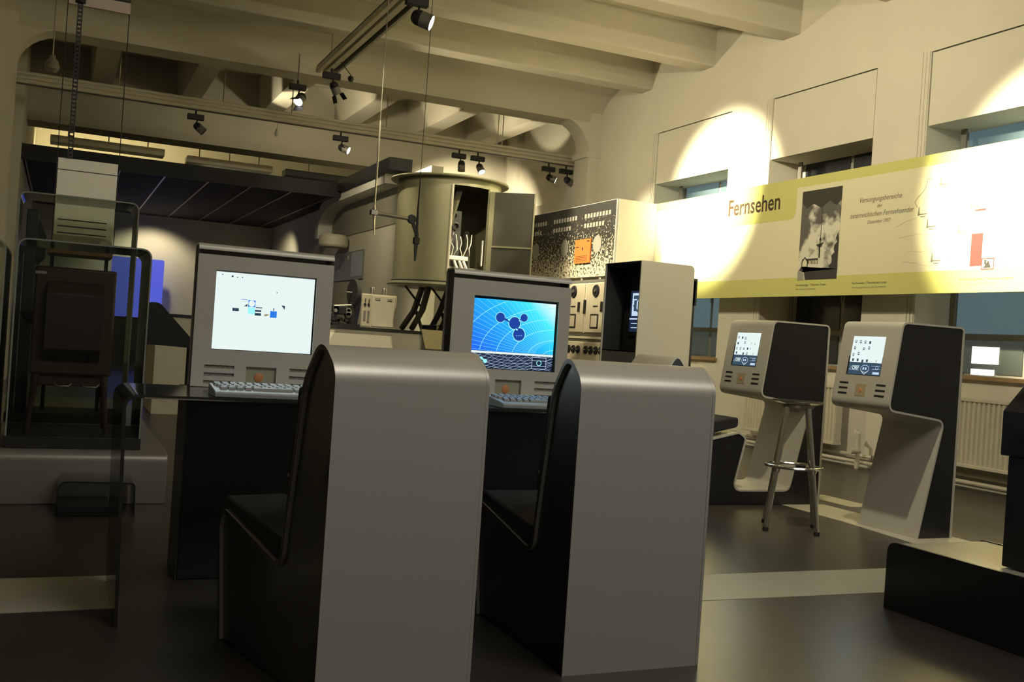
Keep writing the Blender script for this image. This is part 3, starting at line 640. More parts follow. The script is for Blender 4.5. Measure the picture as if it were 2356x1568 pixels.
d.line([(.05+.0075*k, .16+.06*((k-15)/15)**2) for k in range(31)], .012, SCRS, .0016); d.rect(.12, .15, .17, .25, SCRK, .0016); d.rect(.18, .25, .18, .25, SCRS, .0016)
d.ring(.17, .22, .085, .012, SCRS, .0017, 24, .06)
for y, h in ((.100, .012), (.065, .006), (.030, .006)): d.rect(0 if y == .1 else .03, W_, y, y+h, SCRP)
d.obj('screen_picture', ts)
box('rear_rail', tx1+.005, tx1+.035, ty0+.02, ty0+.06, 0, tz-.12, MATT, tw); box('rear_pad', tx1+.005, tx1+.05, ty0+.02, ty0+.1, tz-.32, tz-.10, RUBBER, tw)
box('back_sheet', tx1-.012, tx1+.004, ty0+.012, ty1-.012, 0, tz-.03, MATT, tw)

# ================================================================ low platform and black cabinet at the right
pf = thing('low_platform', 'low platform with black side and pale top in front of the bar stool', 'platform', (3.22, 2.6, 0))
pp = fillet([(1.9, .0), (1.9, .28), (3.19, .28), (3.19, 0)], [0, .03, .05, 0], True)
B().prism(pp, 'x', 3.22, 3.236).obj('side_panel', BLACKM, pf); B().prism(pp, 'x', 3.735, 3.75).obj('side_panel', BLACKM, pf)
B().prism(offset(fillet([(1.9, 0), (1.9, .28), (3.19, .28), (3.19, 0)], [0, .03, .05, 0]), -.004), 'x', 3.236, 3.735).obj('top_sheet', mat('pale_top', (.50, .48, .40), .4, .2), pf)
cb = thing('black_cabinet', 'tall black cabinet with overhanging head standing on the low platform', 'cabinet', (3.45, 2.4, .281))
box('body', 3.318, 3.72, 1.98, 2.715, .281, .70, MATT, cb, .005)
B().prism(fillet([(3.300, .70), (3.300, .868), (3.40, .965), (3.735, .965), (3.735, .70)], .008, True), 'y', 1.96, 2.735).obj('head', MATT, cb)
box('slot', 3.296, 3.302, 2.15, 2.69, .765, .79, RUBBER, cb)
box('slope_plate', 3.33, 3.40, 2.0, 2.70, .966, .972, GREYM, cb)

# ================================================================ radiators under the windows
def radiator(y0, y1, label):
    r = thing('radiator', label, 'radiator', (7.28, (y0+y1)/2, .10), 0, 'panel radiators under the windows')
    b = B(); n = int((y1-y0)/.05); p = [(7.22, y0)]
    for k in range(n):
        y = y0+(y1-y0)*k/n; s = (y1-y0)/n; p += [(7.205, y+s*.15), (7.205, y+s*.6), (7.222, y+s*.75), (7.222, y+s)]
    p += [(7.30, y1), (7.30, y0)]; B().prism(p, 'z', .22, .76).obj('convector_panel', CREAM, r, smooth=False)
    box('top_rail', 7.20, 7.31, y0, y1, .76, .79, CREAM, r, .004); box('bottom_rail', 7.20, 7.31, y0, y1, .19, .22, CREAM, r, .004)
    for y in (y0+.15, y1-.15): box('wall_bracket', 7.29, 7.395, y, y+.03, .3, .7, STEEL, r)
    return r
radiator(5.45, 7.15, 'ribbed cream radiator under the window beside the black cabinet'); radiator(7.95, 9.45, 'ribbed cream radiator under the window between the two kiosks'); radiator(10.4, 11.9, 'ribbed cream radiator under the window behind the tower')
hp = thing('heating_pipes', 'pair of cream heating pipes running along the wall base', 'pipe', (7.33, 8, .06))
for z, x in ((.115, 7.33), (.055, 7.30)): B().tube([(x, 3.0, z), (x, 13.5, z)], .019, 8).obj('pipe', CREAM, hp)
for y in (5.2, 7.5, 9.8, 12.2): box('pipe_bracket', 7.30, 7.395, y, y+.02, .0, .14, STEEL, hp)
vb = thing('valve_elbow', 'cream pipe elbow with valve beside the kiosk foot', 'valve', (7.2, 7.62, 0))
B().tube([(7.22, 7.62, .0), (7.22, 7.62, .34), (7.26, 7.70, .36)], .022, 8).obj('riser', CREAM, vb); B().tube([(7.12, 7.62, .17), (7.24, 7.62, .17)], .03, 10).obj('valve_knob', CREAM, vb)

# ================================================================ banner on the right wall
BX, by0, by1, bz0, bz1 = 7.10, 3.6, 11.40, 1.695, 2.955
bn = thing('exhibition_banner', 'long lime and cream wall banner headed Fernsehen with a map and a mast photograph', 'banner', (BX, 8, bz0))
box('board', BX, BX+.03, by0, by1, bz0, bz1, PAPER, bn)
d = D((BX, by1, bz0), (0, -1, 0), (0, 0, 1)); L_, H_ = by1-by0, bz1-bz0
def U(y): return by1-y
d.rect(0, L_, H_-.10, H_, LIME, .0006); d.rect(0, L_, 0, .20, LIME, .0006)
# title field, rounded corner
d.poly(fillet([(U(9.9), H_), (U(9.9), H_-.43), (U(8.63), H_-.43), (U(8.63), H_)], [0, .0, .09, 0], True), LIME, .0010)
d.text('Fernsehen', U(9.84), 2.655-bz0, .265, INKB, .0016, 'LEFT', .004, .86)
d.obj('print_title', bn)
ph = box('photograph', BX-.004, BX-.0005, 7.94, 8.53, 1.865, 2.80, PHOTOSKY, bn)
d = D((BX-.004, 8.53, 1.865), (0, -1, 0), (0, 0, 1)); PW_, PH_ = .59, .935
d.rect(0, PW_, PH_*.88, PH_, INK)
d.poly([(0, PH_*.88), (.08, PH_*.80), (.18, PH_*.85), (.30, PH_*.79), (.42, PH_*.86), (.52, PH_*.80), (PW_, PH_*.85), (PW_, PH_*.9), (0, PH_*.9)], INK, .0008)
d.rect(.315, .323, .23, PH_*.80, INK, .001); d.disc(.319, .64, .009, INK, .0012, 8)
d.poly([(.255, .36), (.375, .38), (.335, .335), (.30, .33)], INK); d.rect(.305, .325, .22, .34, INK); d.poly([(.30, .40), (.318, .44), (.336, .40)], INK)
tree = [(.46, 0)]; tree += [(.46+.05*math.sin(k*2.3)*.4+.01*k, .06+.035*k) for k in range(11)]; tree += [(.575, .48), (PW_, .40), (PW_, 0)]; d.poly(tree, INK, .0011)
d.poly([(.06, .22), (.05, .17), (.30, .16), (.30, .22)], INK, .0009); d.poly([(.05, .19), (.10, .245), (.15, .19), (.15, .13), (.05, .13)], INK, .001); d.poly([(.065, .185), (.10, .225), (.135, .185), (.135, .14), (.065, .14)], PAPER, .0012)
for k in range(6): d.rect(.165+.023*k, .178+.023*k, .165, .20, PAPER, .0013)
d.poly([(0, .08), (.05, .14), (.10, .07), (.12, .0), (PW_, 0), (PW_, .10), (.4, .12), (.28, .11), (.18, .13), (.1, .10)], INK, .0014)
d.poly([(0, 0), (.10, 0), (.095, .06), (.06, .095), (0, .10)], PRINTG, .0016)
d.obj('photo_print', ph)
d = D((BX, by1, bz0), (0, -1, 0), (0, 0, 1))
d.text('Versorgungsbereiche', U(7.42), 2.60-bz0, .072, INKG, .0016, 'CENTER', 0, .9, .25); d.text('der', U(7.42), 2.535-bz0, .05, INKG, .0016, 'CENTER', 0, 1, .25)
d.text('österreichischen Fernsehsender', U(7.40), 2.455-bz0, .072, INKG, .0016, 'CENTER', 0, .88, .25); d.text('Dezember 1957', U(7.42), 2.385-bz0, .05, INKG, .0016, 'CENTER', 0, .9, .25)
d.obj('print_heading', bn)
d = D((BX, by1, bz0), (0, -1, 0), (0, 0, 1)); rn = random.Random(3)
# map traced as border and river lines in coordinates taken from the banner plane
def mp(px, py): return ((px-1150)/600*.66+U(6.98), (1000-py)/900*.95+1.86-bz0)
def jag(pts, w, mt, n=5, a=.006):
    o_ = []
    for (p, q) in zip(pts, pts[1:]):
        for k in range(n): o_.append((p[0]+(q[0]-p[0])*k/n+rn.uniform(-a, a), p[1]+(q[1]-p[1])*k/n+rn.uniform(-a, a)))
    o_.append(pts[-1]); d.line(o_, w, mt, .0014)
jag([mp(1185, 410), mp(1148, 350), mp(1200, 300), mp(1255, 250), mp(1275, 165), mp(1325, 185)], .0045, INKG)
jag([mp(1340, 100), mp(1400, 150), mp(1500, 120), mp(1540, 40), mp(1600, -40)], .003, INKG); jag([mp(1440, 350), mp(1450, 270), mp(1500, 290), mp(1590, 250)], .003, INKG)
jag([mp(1180, 500), mp(1060, 520), mp(960, 560)], .002, PRINTG); jag([mp(1400, 530), mp(1500, 440), mp(1640, 410)], .002, PRINTG); jag([mp(1330, 740), mp(1400, 700), mp(1540, 730), mp(1640, 700)], .002, PRINTG)
jag([mp(1500, 880), mp(1640, 850), mp(1700, 810), mp(1740, 760), mp(1750, 640)], .003, INKG); jag([mp(1040, 870), mp(1200, 890), mp(1380, 930)], .002, PRINTG); jag([mp(1000, 660), mp(1200, 640), mp(1420, 660), mp(1560, 590)], .002, PRINTG); jag([mp(1100, 780), mp(1250, 800), mp(1400, 780)], .002, PRINTG)
for (x, y) in ((1410, 245), (1200, 480), (1300, 595), (1625, 665), (1370, 890), (1725, 470)):
    a, b = mp(x, y); d.poly([(a-.012, b), (a+.012, b), (a+.003, b+.08), (a-.003, b+.08)], INKG, .0016); d.rect(a+.01, a+.10, b+.006, b+.016, INKG, .0016); d.rect(a+.02, a+.08, b-.016, b-.008, INKG, .0016)
d.obj('print_map', bn)
d = D((BX, by1, bz0), (0, -1, 0), (0, 0, 1))
d.text('Fernsehanlage / Television Tower', U(8.55), 1.80-bz0, .034, INK, .0016); d.text('Foto auf dem Kahlenberg', U(8.55), 1.76-bz0, .03, INKG, .0016)
d.text('Reichweiten / Transmission areas', U(7.72), 1.80-bz0, .034, INK, .0016); d.text('Versorgungsbereiche des Fernsehens', U(7.72), 1.76-bz0, .03, INKG, .0016)
d.text('Fernsehprogramm / Television program', U(6.42), 1.80-bz0, .034, INK, .0016); d.text('Das Österreichische Fernsehen', U(6.42), 1.76-bz0, .03, INKG, .0016)
d.rect(U(6.32), U(6.20), 1.92-bz0, 2.20-bz0, RED); d.rect(U(6.30), U(6.19), 2.392-bz0, 2.410-bz0, RED); d.rect(U(6.20), U(6.07), 1.885-bz0, 1.985-bz0, RED); d.rect(U(6.19), U(6.08), 1.895-bz0, 1.975-bz0, PAPER, .0014)
d.poly([(U(6.18), 1.90-bz0), (U(6.13), 1.965-bz0), (U(6.10), 1.90-bz0)], INK, .0018); d.rect(U(6.17), U(6.15), 1.93-bz0, 1.97-bz0, INK, .0018)
for k in range(7): d.rect(U(6.03), U(5.90), 1.90-bz0+.022*k, 1.905-bz0+.022*k, INKG); d.rect(U(5.76), U(5.60), 1.90-bz0+.022*k, 1.905-bz0+.022*k, INKG)
d.obj('print_programme', bn)
for y in (4.4, 7.2, 10.6):
    for z in (bz0+.15, bz1-.15): box('banner_bracket', BX+.031, XR+.001, y, y+.04, z, z+.04, STEEL, tr1)

# poster panel, return panel, orange tag
po = thing('poster_panel', 'dark printed poster panel with pale crowd texture above the cream rack', 'poster', (6.5, 12.8, 1.96))
box('board', 6.5, 6.53, 11.42, 14.32, 1.96, 2.955, WHITE, po); box('print', 6.497, 6.5, 11.43, 14.30, 1.965, 2.95, POSTER, po)
d = D((6.4965, 14.30, 1.965), (0, -1, 0), (0, 0, 1))
for k in range(3):
    x = .12+.95*k
    for j in range(2):
        for i in range(9 if j == 0 else 7): d.rect(x+.083*i, x+.083*i+.055, .80-.13*j, .86-.13*j, PRINTG)
    d.disc(x+.40, .43, .115, PRINTG, .001, 24, .12)
d.obj('print_blocks', po)
tg = box('orange_tag', 6.478, 6.492, 12.03, 12.48, 2.15, 2.48, ORANGE); tag(tg, 'tilted orange card fixed on the dark poster panel', 'card'); tg.rotation_euler = (0, 0, 0)
d = D((6.478, 12.48, 2.15), (0, -1, 0), (0, 0, 1)); d.disc(.23, .20, .016, INK, .0015, 12, .028); d.rect(.04, .12, .22, .235, INKB); d.rect(.34, .42, .29, .305, INKB)
for k in range(4): d.rect(.05, .38, .03+.022*k, .036+.022*k, INKB)
d.obj('tag_print', tg)
rp = box('return_panel', 6.53, BX+.03, 11.405, 11.425, 1.93, 2.955, WHITE); tag(rp, 'plain white panel joining the poster and the long banner', 'panel')
for z in (2.0, 2.85): box('bracket', 6.6, 7.0, 11.426, 11.44, z, z+.03, STEEL, rp)

# cream equipment rack under the poster
CRD = mat('cream_front', (.52, .47, .35), .5, noise=.06, nscale=9)
def gauge(par, x, y, z, r): 
    b = B().lathe([(0, .03), (r*.35, .03), (r*.45, .02), (r*.9, .018), (r, .0)], (x, y, z), (-1, 0, 0), 18).obj('dial', MATT, par)
    B().lathe([(0, .040), (r*.22, .036), (r*.25, .02)], (x, y, z), (-1, 0, 0), 12).obj('knob', CHROME, b)
def rack(y0, y1, z0, z1, label, upper):
    r = thing('transmitter_cabinet', label, 'cabinet', (6.42, (y0+y1)/2, z0), 0, 'cream transmitter cabinets'); w_ = y1-y0; h = z1-z0
    box('case', 6.36, 6.90, y0, y1, z0, z1, CREAM, r, .008); box('front', 6.346, 6.36, y0+.015, y1-.015, z0+.015, z1-.015, CRD, r, .004)
    X = 6.346
    if upper:
        gauge(r, X, y0+w_*.52, z0+h*.83, .085); box('name_plate', X-.005, X, y0+w_*.42, y0+w_*.62, z0+h*.52, z0+h*.545, MATT, r)
        box('handle', X-.03, X, y0+w_*.20, y0+w_*.23, z0+h*.42, z0+h*.62, MATT, r); box('handle', X-.03, X, y1-w_*.06, y1-w_*.02, z0+h*.38, z0+h*.66, MATT, r)
        fm = box('label_frame', X-.008, X, y0+w_*.36, y0+w_*.70, z0+h*.10, z0+h*.38, MATT, r); box('label_card', X-.010, X-.008, y0+w_*.40, y0+w_*.66, z0+h*.13, z0+h*.35, CRD, fm)
    else:
        for k in range(4): gauge(r, X, y0+w_*(.15+.22*k), z0+h*.86, .055)
        gauge(r, X, y0+w_*.30, z0+h*.45, .12)
        for k in range(3): box('switch', X-.03, X, y0+w_*(.55+.12*k), y0+w_*(.6+.12*k), z0+h*.62, z0+h*.68, CHROME, r)
    return r
ys = [11.22, 11.84, 12.46, 13.08, 13.70]; nm = ['next to the tower', 'second from the tower', 'third from the tower', 'fourth from the tower']
for i in range(4):
    rack(ys[i], ys[i+1]-.012, 1.19, 1.86, 'upper cream transmitter cabinet '+nm[i], True); rack(ys[i], ys[i+1]-.012, .32, 1.08, 'lower cream transmitter cabinet '+nm[i], False)
rb = thing('rack_frame', 'dark metal rack frame carrying the cream transmitter cabinets', 'rack', (6.6, 12.4, 0))
box('base', 6.38, 6.95, 11.2, 13.72, 0, .318, DGREY, rb); box('shelf', 6.37, 6.95, 11.2, 13.72, 1.082, 1.188, mat('rack_shelf', (.10, .09, .07), .5), rb); box('shelf_edge', 6.355, 6.37, 11.2, 13.72, 1.12, 1.15, CREAM, rb)
box('top_cover', 6.36, 6.95, 11.2, 13.72, 1.862, 1.90, GREYM, rb); 
for y in (11.6, 12.1): B().lathe([(0, .035), (.018, .03), (.02, 0)], (6.42, y, 1.90), n=10).obj('cover_bolt', STEEL, rb)

# ================================================================ podium zone behind the desk
pd_ = thing('podium', 'long pale podium with a black top behind the desk consoles', 'podium', (2.4, 11.8, 0))
box('body', .95, 4.26, 11.22, 12.3, 0, 1.03, PLASTER, pd_); box('top', .94, 4.27, 11.20, 12.32, 1.03, 1.062, MATT, pd_)
# cylindrical cabin on struts
cx, cy, cr = 3.97, 10.82, .585
ZP = 1.062
cy_ = thing('cylinder_cabin', 'olive metal cylindrical cabin with open door and wiring inside, raised on struts', 'cabin', (cx, cy, 0))
def ang(d): return math.radians(d)
def arc(r, a0, a1, n): return [(cx+r*math.cos(a0+(a1-a0)*k/n), cy+r*math.sin(a0+(a1-a0)*k/n)) for k in range(n+1)]
o0, o1 = ang(-107), ang(-62)
ring_ = arc(cr, o1, o0+2*math.pi, 56)
b = B(); b.strip(ring_, .012, 'z', 1.60, 2.744); b.strip(arc(cr, o0, o1, 10), .012, 'z', 2.665, 2.744); b.strip(arc(cr, o0, o1, 10), .012, 'z', 1.60, 1.70); b.obj('shell', OLIVE, cy_)
B().lathe([(0, 2.745), (.665, 2.745), (.672, 2.755), (.665, 2.77), (0, 2.778)], (cx, cy, 0), n=48).obj('roof_disc', OLIVE, cy_); B().lathe([(0, 1.56), (.635, 1.56), (.645, 1.575), (.635, 1.60), (0, 1.60)], (cx, cy, 0), n=48).obj('floor_disc', OLIVE, cy_)
B().lathe([(cr+.014, 1.602), (cr+.014, 1.618)], (cx, cy, 0), n=48).obj('shadow_gap', MATT, cy_)
for a in (o0, o1): p = (cx+cr*math.cos(a), cy+cr*math.sin(a)); B().tube([(p[0], p[1], 1.7), (p[0], p[1], 2.67)], .014, 6).obj('door_frame', CREAM if a == o0 else OLIVE, cy_)
hx, hy = cx+(cr+.02)*math.cos(o1), cy+(cr+.02)*math.sin(o1)
dv = Vector((.44, -.30, 0)).normalized(); nv = Vector((-dv.y, dv.x, 0))
def dbox(name, a0, a1, n0, n1, z0, z1, mt, par):
    vs = [Vector((hx, hy, z))+dv*a+nv*n for z in (z0, z1) for n in (n0, n1) for a in (a0, a1)]
    return B().add(vs, [(0, 2, 3, 1), (4, 5, 7, 6), (0, 1, 5, 4), (2, 6, 7, 3), (0, 4, 6, 2), (1, 3, 7, 5)]).obj(name, mt, par)
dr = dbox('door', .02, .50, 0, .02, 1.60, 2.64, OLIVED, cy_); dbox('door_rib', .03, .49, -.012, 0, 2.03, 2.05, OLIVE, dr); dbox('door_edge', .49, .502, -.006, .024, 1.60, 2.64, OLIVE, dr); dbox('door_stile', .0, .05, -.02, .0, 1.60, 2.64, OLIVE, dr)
# inside
def V(a, r, z): return (cx+r*math.cos(ang(a)), cy+r*math.sin(ang(a)), z)
B().tube([V(-92, .35, 2.64), V(-112, .40, 2.12)], .035, 4).obj('brace', OLIVE, cy_); B().tube([V(-62, .30, 2.2), V(-74, .42, 1.78)], .03, 4).obj('brace', OLIVED, cy_)
pn = B().box(cx-.28, cx+.05, cy-.30, cy-.26, 1.92, 2.42).obj('coil_panel', mat('dark_instrument', (.035, .033, .028), .5), cy_)
for x, z in ((-.2, 2.35), (-.05, 2.37), (-.16, 2.22), (-.02, 2.25), (-.1, 2.1)): B().lathe([(.03, .03), (.045, .02), (.045, 0)], (cx+x, cy-.30, z), (0, -1, 0), 12).obj('coil', STEEL, pn)
spot('cabin_left_light', (1.6, 7.2, 4.1), (3.8, 10.6, 2.1), 160, 20, .5)
WIRE = mat('white_wire', (.85, .82, .74), .5)
for i in range(7):
    x = cx-.18+.055*i; r_ = random.Random(i); pts = [(x+r_.uniform(-.02, .02), cy-.36-.03*math.sin(j), 2.15-.075*j+r_.uniform(-.02, .02)) for j in range(6)]; B().tube(pts, .006, 6).obj('wire', WIRE, cy_)
box('terminal_block', cx-.22, cx+.10, cy-.46, cy-.36, 1.86, 1.91, WIRE, cy_, .01); box('shelf', cx-.30, cx+.30, cy-.42, cy-.2, 1.77, 1.79, STEEL, cy_)
for i, x in enumerate((-.06, .0, .05)): B().tube([(cx+x, cy-.44, 1.86), (cx+x+.03, cy-.46, 1.78), (cx+x+.01+.03*i, cy-.44, 1.70)], .016, 6).obj('cable', WIRE, cy_)
box('edge_strip', hx-.05, hx-.04, hy+.02, hy+.05, 1.82, 2.10, WIRE, cy_)  # plain white strip beside the door hinge
# struts
for a, x in ((-.20, -.16), (.12, .20)):
    for y in (-.12, .25):
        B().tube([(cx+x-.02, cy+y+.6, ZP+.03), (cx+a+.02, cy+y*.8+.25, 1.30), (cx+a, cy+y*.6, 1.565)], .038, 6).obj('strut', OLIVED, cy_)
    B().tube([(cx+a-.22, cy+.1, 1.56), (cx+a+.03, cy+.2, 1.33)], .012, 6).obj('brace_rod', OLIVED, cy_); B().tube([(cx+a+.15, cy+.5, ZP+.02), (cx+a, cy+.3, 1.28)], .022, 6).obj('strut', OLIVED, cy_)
spot('cabin_light', (5.9, 7.6, 4.5), (3.9, 10.7, 2.2), 800, 22, .3); spot('cabin_wire_fill', (4.5, 9.7, 2.9), (4.0, 10.5, 1.85), 40, 26, .4)  # second spot is added to pick out the wires inside
spot('podium_light', (2.6, 9.9, 4.2), (3.3, 11.4, 1.1), 420, 36, .7); spot('podium_up_fill', (3.5, 12.0, 1.12), (4.28, 12.7, 1.35), 22, 90, .5); spot('partition_fill', (2.6, 13.4, 3.7), (4.28, 15.6, 2.0), 95, 85, .8); spot('podium_light', (5.2, 12.0, 3.0), (4.25, 12.1, 1.3), 60, 70, .5)  # podium uplight and partition spot are added fills without a seen source

spot('text_panel_fill', (2.0, 4.8, 4.2), (.13, 8.0, 1.8), 90, 16, .8)  # added weak spot to brighten the hung text panel
# radio cabinet on the podium
rc = thing('radio_cabinet', 'cream metal cabinet with two vents and two round caps on the podium', 'cabinet', (3.4, 11.6, ZP))
box('body', 3.20, 3.62, 11.42, 11.75, ZP, 1.455, CREAM, rc, .006); box('door', 3.33, 3.60, 11.408, 11.42, ZP+.02, 1.44, CREAM, rc, .004); box('instrument_strip', 3.205, 3.315, 11.41, 11.42, ZP+.02, 1.44, CRD, rc)
for x in (3.385, 3.53):
    v = box('vent', x-.03, x+.03, 11.404, 11.408, 1.39, 1.415, GREYM, rc); 
    for k in range(3): box('vent_bar', x-.028, x+.028, 11.401, 11.404, 1.392+.008*k, 1.396+.008*k, CREAM, v)
    B().lathe([(0, .085), (.026, .085), (.03, .075), (.028, 0)], (x-.03, 11.55, 1.455), n=14).obj('cap', STEEL, rc)
for x, z in ((3.235, 1.36), (3.28, 1.36)): B().lathe([(0, .012), (.014, .01), (.016, 0)], (x, 11.41, z-.03), (0, -1, 0), 10).obj('knob', MATT, rc); B().tube([(x, 11.40, z), (x, 11.40, z+.04)], .008, 6).obj('switch', CHROME, rc)
for x, z0, z1 in ((3.24, 1.14, 1.26), (3.285, 1.12, 1.26)): box('meter', x-.016, x+.012, 11.404, 11.41, z0, z1, GREYM, rc, .004)
# film projector
fp = thing('film_projector', 'dark film projector mechanism with an upright reel on the podium', 'projector', (3.02, 11.6, ZP))
r_ = random.Random(5); box('base_plate', 2.86, 3.19, 11.40, 11.72, ZP, ZP+.03, MATT, fp)
B().lathe([(0, -.025), (.155, -.025), (.162, -.018), (.162, .018), (.155, .025), (0, .025)], (3.135, 11.55, 1.46), (1, .15, 0), 32).obj('reel', DGREY, fp); B().tube([(3.05, 11.55, 1.46), (3.19, 11.55, 1.46)], .01, 8).obj('axle', STEEL, fp)
box('column', 3.08, 3.16, 11.50, 11.60, ZP+.03, 1.34, MATT, fp, .004)
for k in range(16):
    x = r_.uniform(2.87, 3.06); z = r_.uniform(ZP+.03, 1.27); q = r_.uniform(.02, .05)
    if k % 2: B().lathe([(0, .05), (q*.8, .05), (q, .04), (q, 0)], (x, 11.47, z), (0, -1, 0), 12).obj('drum', [MATT, STEEL, OLIVED][k % 3], fp)
    else: box('mechanism_block', x-q, x+q, 11.44, 11.62, z-q*.7, z+q*.7, [DGREY, OLIVED, MATT][k % 3], fp, .003)
B().tube([(2.90, 11.5, ZP+.03), (2.90, 11.5, 1.29), (3.10, 11.5, 1.31)], .013, 6).obj('rail', STEEL, fp); box('lens_box', 2.93, 3.02, 11.40, 11.5, 1.20, 1.28, BLACKM, fp, .004)
# partition wall exhibits
ip = thing('bluish_board', 'small bluish board with white discs on the partition wall', 'panel', (4.27, 16.2, 1.80))  # flat bluish board printed with discs
box('board', 4.262, 4.279, 15.3, 17.1, 1.84, 2.30, mat('panel_grey', (.20, .21, .17), .4), ip)
d = D((4.262, 17.1, 1.84), (0, -1, 0), (0, 0, 1)); d.rect(1.10, 1.78, .05, .44, mat('panel_blue', (.36, .42, .46), .4))
for x in (.15, .35, .6, .9): d.disc(x, .37, .06 if x < .5 else .04, WHITE, .0015, 12); d.rect(x-.05, x+.05, .2, .24, PRINTG)
d.obj('panel_print', ip)
hd = thing('curved_hood', 'pale curved hood on the partition wall below the black ceiling', 'hood', (4.1, 16, 2.6))
hp_ = [(17.45, 2.58)]+[(17.45-1.1*(1-math.cos(t)), 2.80+.30*math.sin(t)) for t in [k*math.pi/20 for k in range(11)]]+[(13.6, 3.10)]
B().strip(hp_, -.20, 'x', 4.02, 4.275).obj('hood_band', WHITE, hd); B().prism([(17.2, 2.58)]+offset(hp_, -.2)[1:]+[(13.6, 2.58)], 'x', 4.265, 4.277).obj('hood_back', mat('hood_grey', (.33, .32, .25), .6), hd)
lp = thing('drum_lamp', 'small round fixture under the curved hood', 'lamp', (4.12, 16.3, 2.36)); B().lathe([(0, 0), (.22, 0), (.24, .03), (.24, .16), (.2, .2), (0, .2)], (4.02, 16.3, 2.36), n=20).obj('drum', CREAM, lp); B().tube([(4.05, 16.3, 2.48), (4.26, 16.3, 2.48)], .04, 8).obj('arm', MATT, lp)
# glass vitrine with slanting labels in front of the podium
vt = thing('glass_vitrine', 'low glass vitrine with small exhibits in front of the raised cabin', 'vitrine', (3.75, 9.7, 0))
box('base', 3.42, 4.15, 9.45, 9.95, 0, .80, mat('vitrine_base', (.12, .12, .10), .5), vt, .005)
for nm_, q in (('glass_front', (3.42, 4.15, 9.45, 9.456)), ('glass_back', (3.42, 4.15, 9.944, 9.95)), ('glass_side', (3.42, 3.426, 9.456, 9.944)), ('glass_side', (4.144, 4.15, 9.456, 9.944))): box(nm_, *q, .80, 1.12, GLASS, vt)
box('glass_top', 3.42, 4.15, 9.45, 9.95, 1.12, 1.127, GLASS, vt)
for k, (x, y) in enumerate(((3.55, 9.7), (3.72, 9.75), (3.86, 9.62), (4.02, 9.7))):
    e_ = thing('valve_exhibit', ['thin glass tube standing in the vitrine by the slanting labels', 'short glass tube in the middle of the vitrine', 'tilted pale tube in the vitrine', 'glass tube at the far end of the vitrine'][k], 'exhibit', (x, y, .80), 0, 'exhibits in the vitrine')
    B().lathe([(0, 0), (.03, 0), (.03, .02), (.0, .02)], (x, y, .80), n=12).obj('foot', MATT, e_); B().lathe([(.012, .02), (.022, .06), (.022, .16+.02*k), (.008, .20+.02*k), (0, .2+.02*k)], (x, y, .80), n=12).obj('tube', STEEL, e_)
def label_board(name, lab, c, w_, h, tilt, mt):
    t = thing(name, lab, 'label board', (c[0], c[1], c[2])); a = math.radians(tilt); u = Vector((1, 0, 0)); v = Vector((0, math.cos(a), math.sin(a))); n = u.cross(v); C_ = Vector(c)
    vs = [C_+u*x+v*y+n*z for z in (-.006, .006) for y in (0, h) for x in (-w_/2, w_/2)]; B().add(vs, [(0, 2, 3, 1), (4, 5, 7, 6), (0, 1, 5, 4), (2, 6, 7, 3), (0, 4, 6, 2), (1, 3, 7, 5)]).obj('board', mt, t)
    B().tube([C_+v*h*.6-n*.008, Vector((c[0], c[1]+.12, 0))], .008, 6).obj('stand', STEEL, t)
label_board('label_board', 'tan slanting label board beside the glass vitrine', (3.42, 9.25, .885), .34, .24, 50, mat('tan_board', (.48, .42, .24), .6)); label_board('label_board', 'dark grey slanting label board low beside the vitrine', (3.18, 9.0, .75), .26, .20, 30, mat('grey_board', (.22, .22, .18), .5))

# hanging signal arm
sg = thing('signal_arm', 'jointed steel signal arm hanging on rods in front of the cylindrical cabin', 'signal', (2.58, 9.0, 1.9))
B().tube([(2.58, 9, 4.7), (2.58, 9, 2.55)], .004, 6).obj('cable', STEEL, sg); B().tube([(2.58, 9, 2.95), (2.58, 9, 2.15)], .010, 8).obj('rod', STEEL, sg); B().tube([(2.58, 9, 2.15), (2.585, 9, 1.99), (2.595, 9, 1.90)], [.017, .012, .004], 8).obj('pointer', STEEL, sg)
box('joint', 2.545, 2.605, 8.97, 9.03, 2.08, 2.13, CHROME, sg, .004); B().tube([(2.56, 9, 2.105), (2.94, 9, 2.085)], [.020, .016], 10).obj('cross_arm', STEEL, sg)
B().lathe([(0, -.02), (.04, -.02), (.045, 0), (.04, .02), (0, .02)], (2.945, 9, 2.085), (0, -1, 0), 16).obj('pivot_disc', MATT, sg)
B().prism([(2.935, 2.07), (2.965, 2.07), (3.02, 1.96), (3.02, 1.86), (3.008, 1.70), (2.998, 1.70), (2.985, 1.86), (2.985, 1.95)], 'y', 8.99, 9.01).obj('lever', MATT, sg)
box('lever_block', 2.975, 3.03, 8.975, 9.025, 1.86, 1.92, MATT, sg, .004); B().tube([(3.005, 9, 1.9), (3.0, 9, 2.18), (3.003, 9, 2.55)], [.016, .010, .004], 8).obj('upper_lever', MATT, sg); B().tube([(3.003, 9, 2.5), (3.003, 9, 4.24)], .003, 5).obj('cable', MATT, sg)

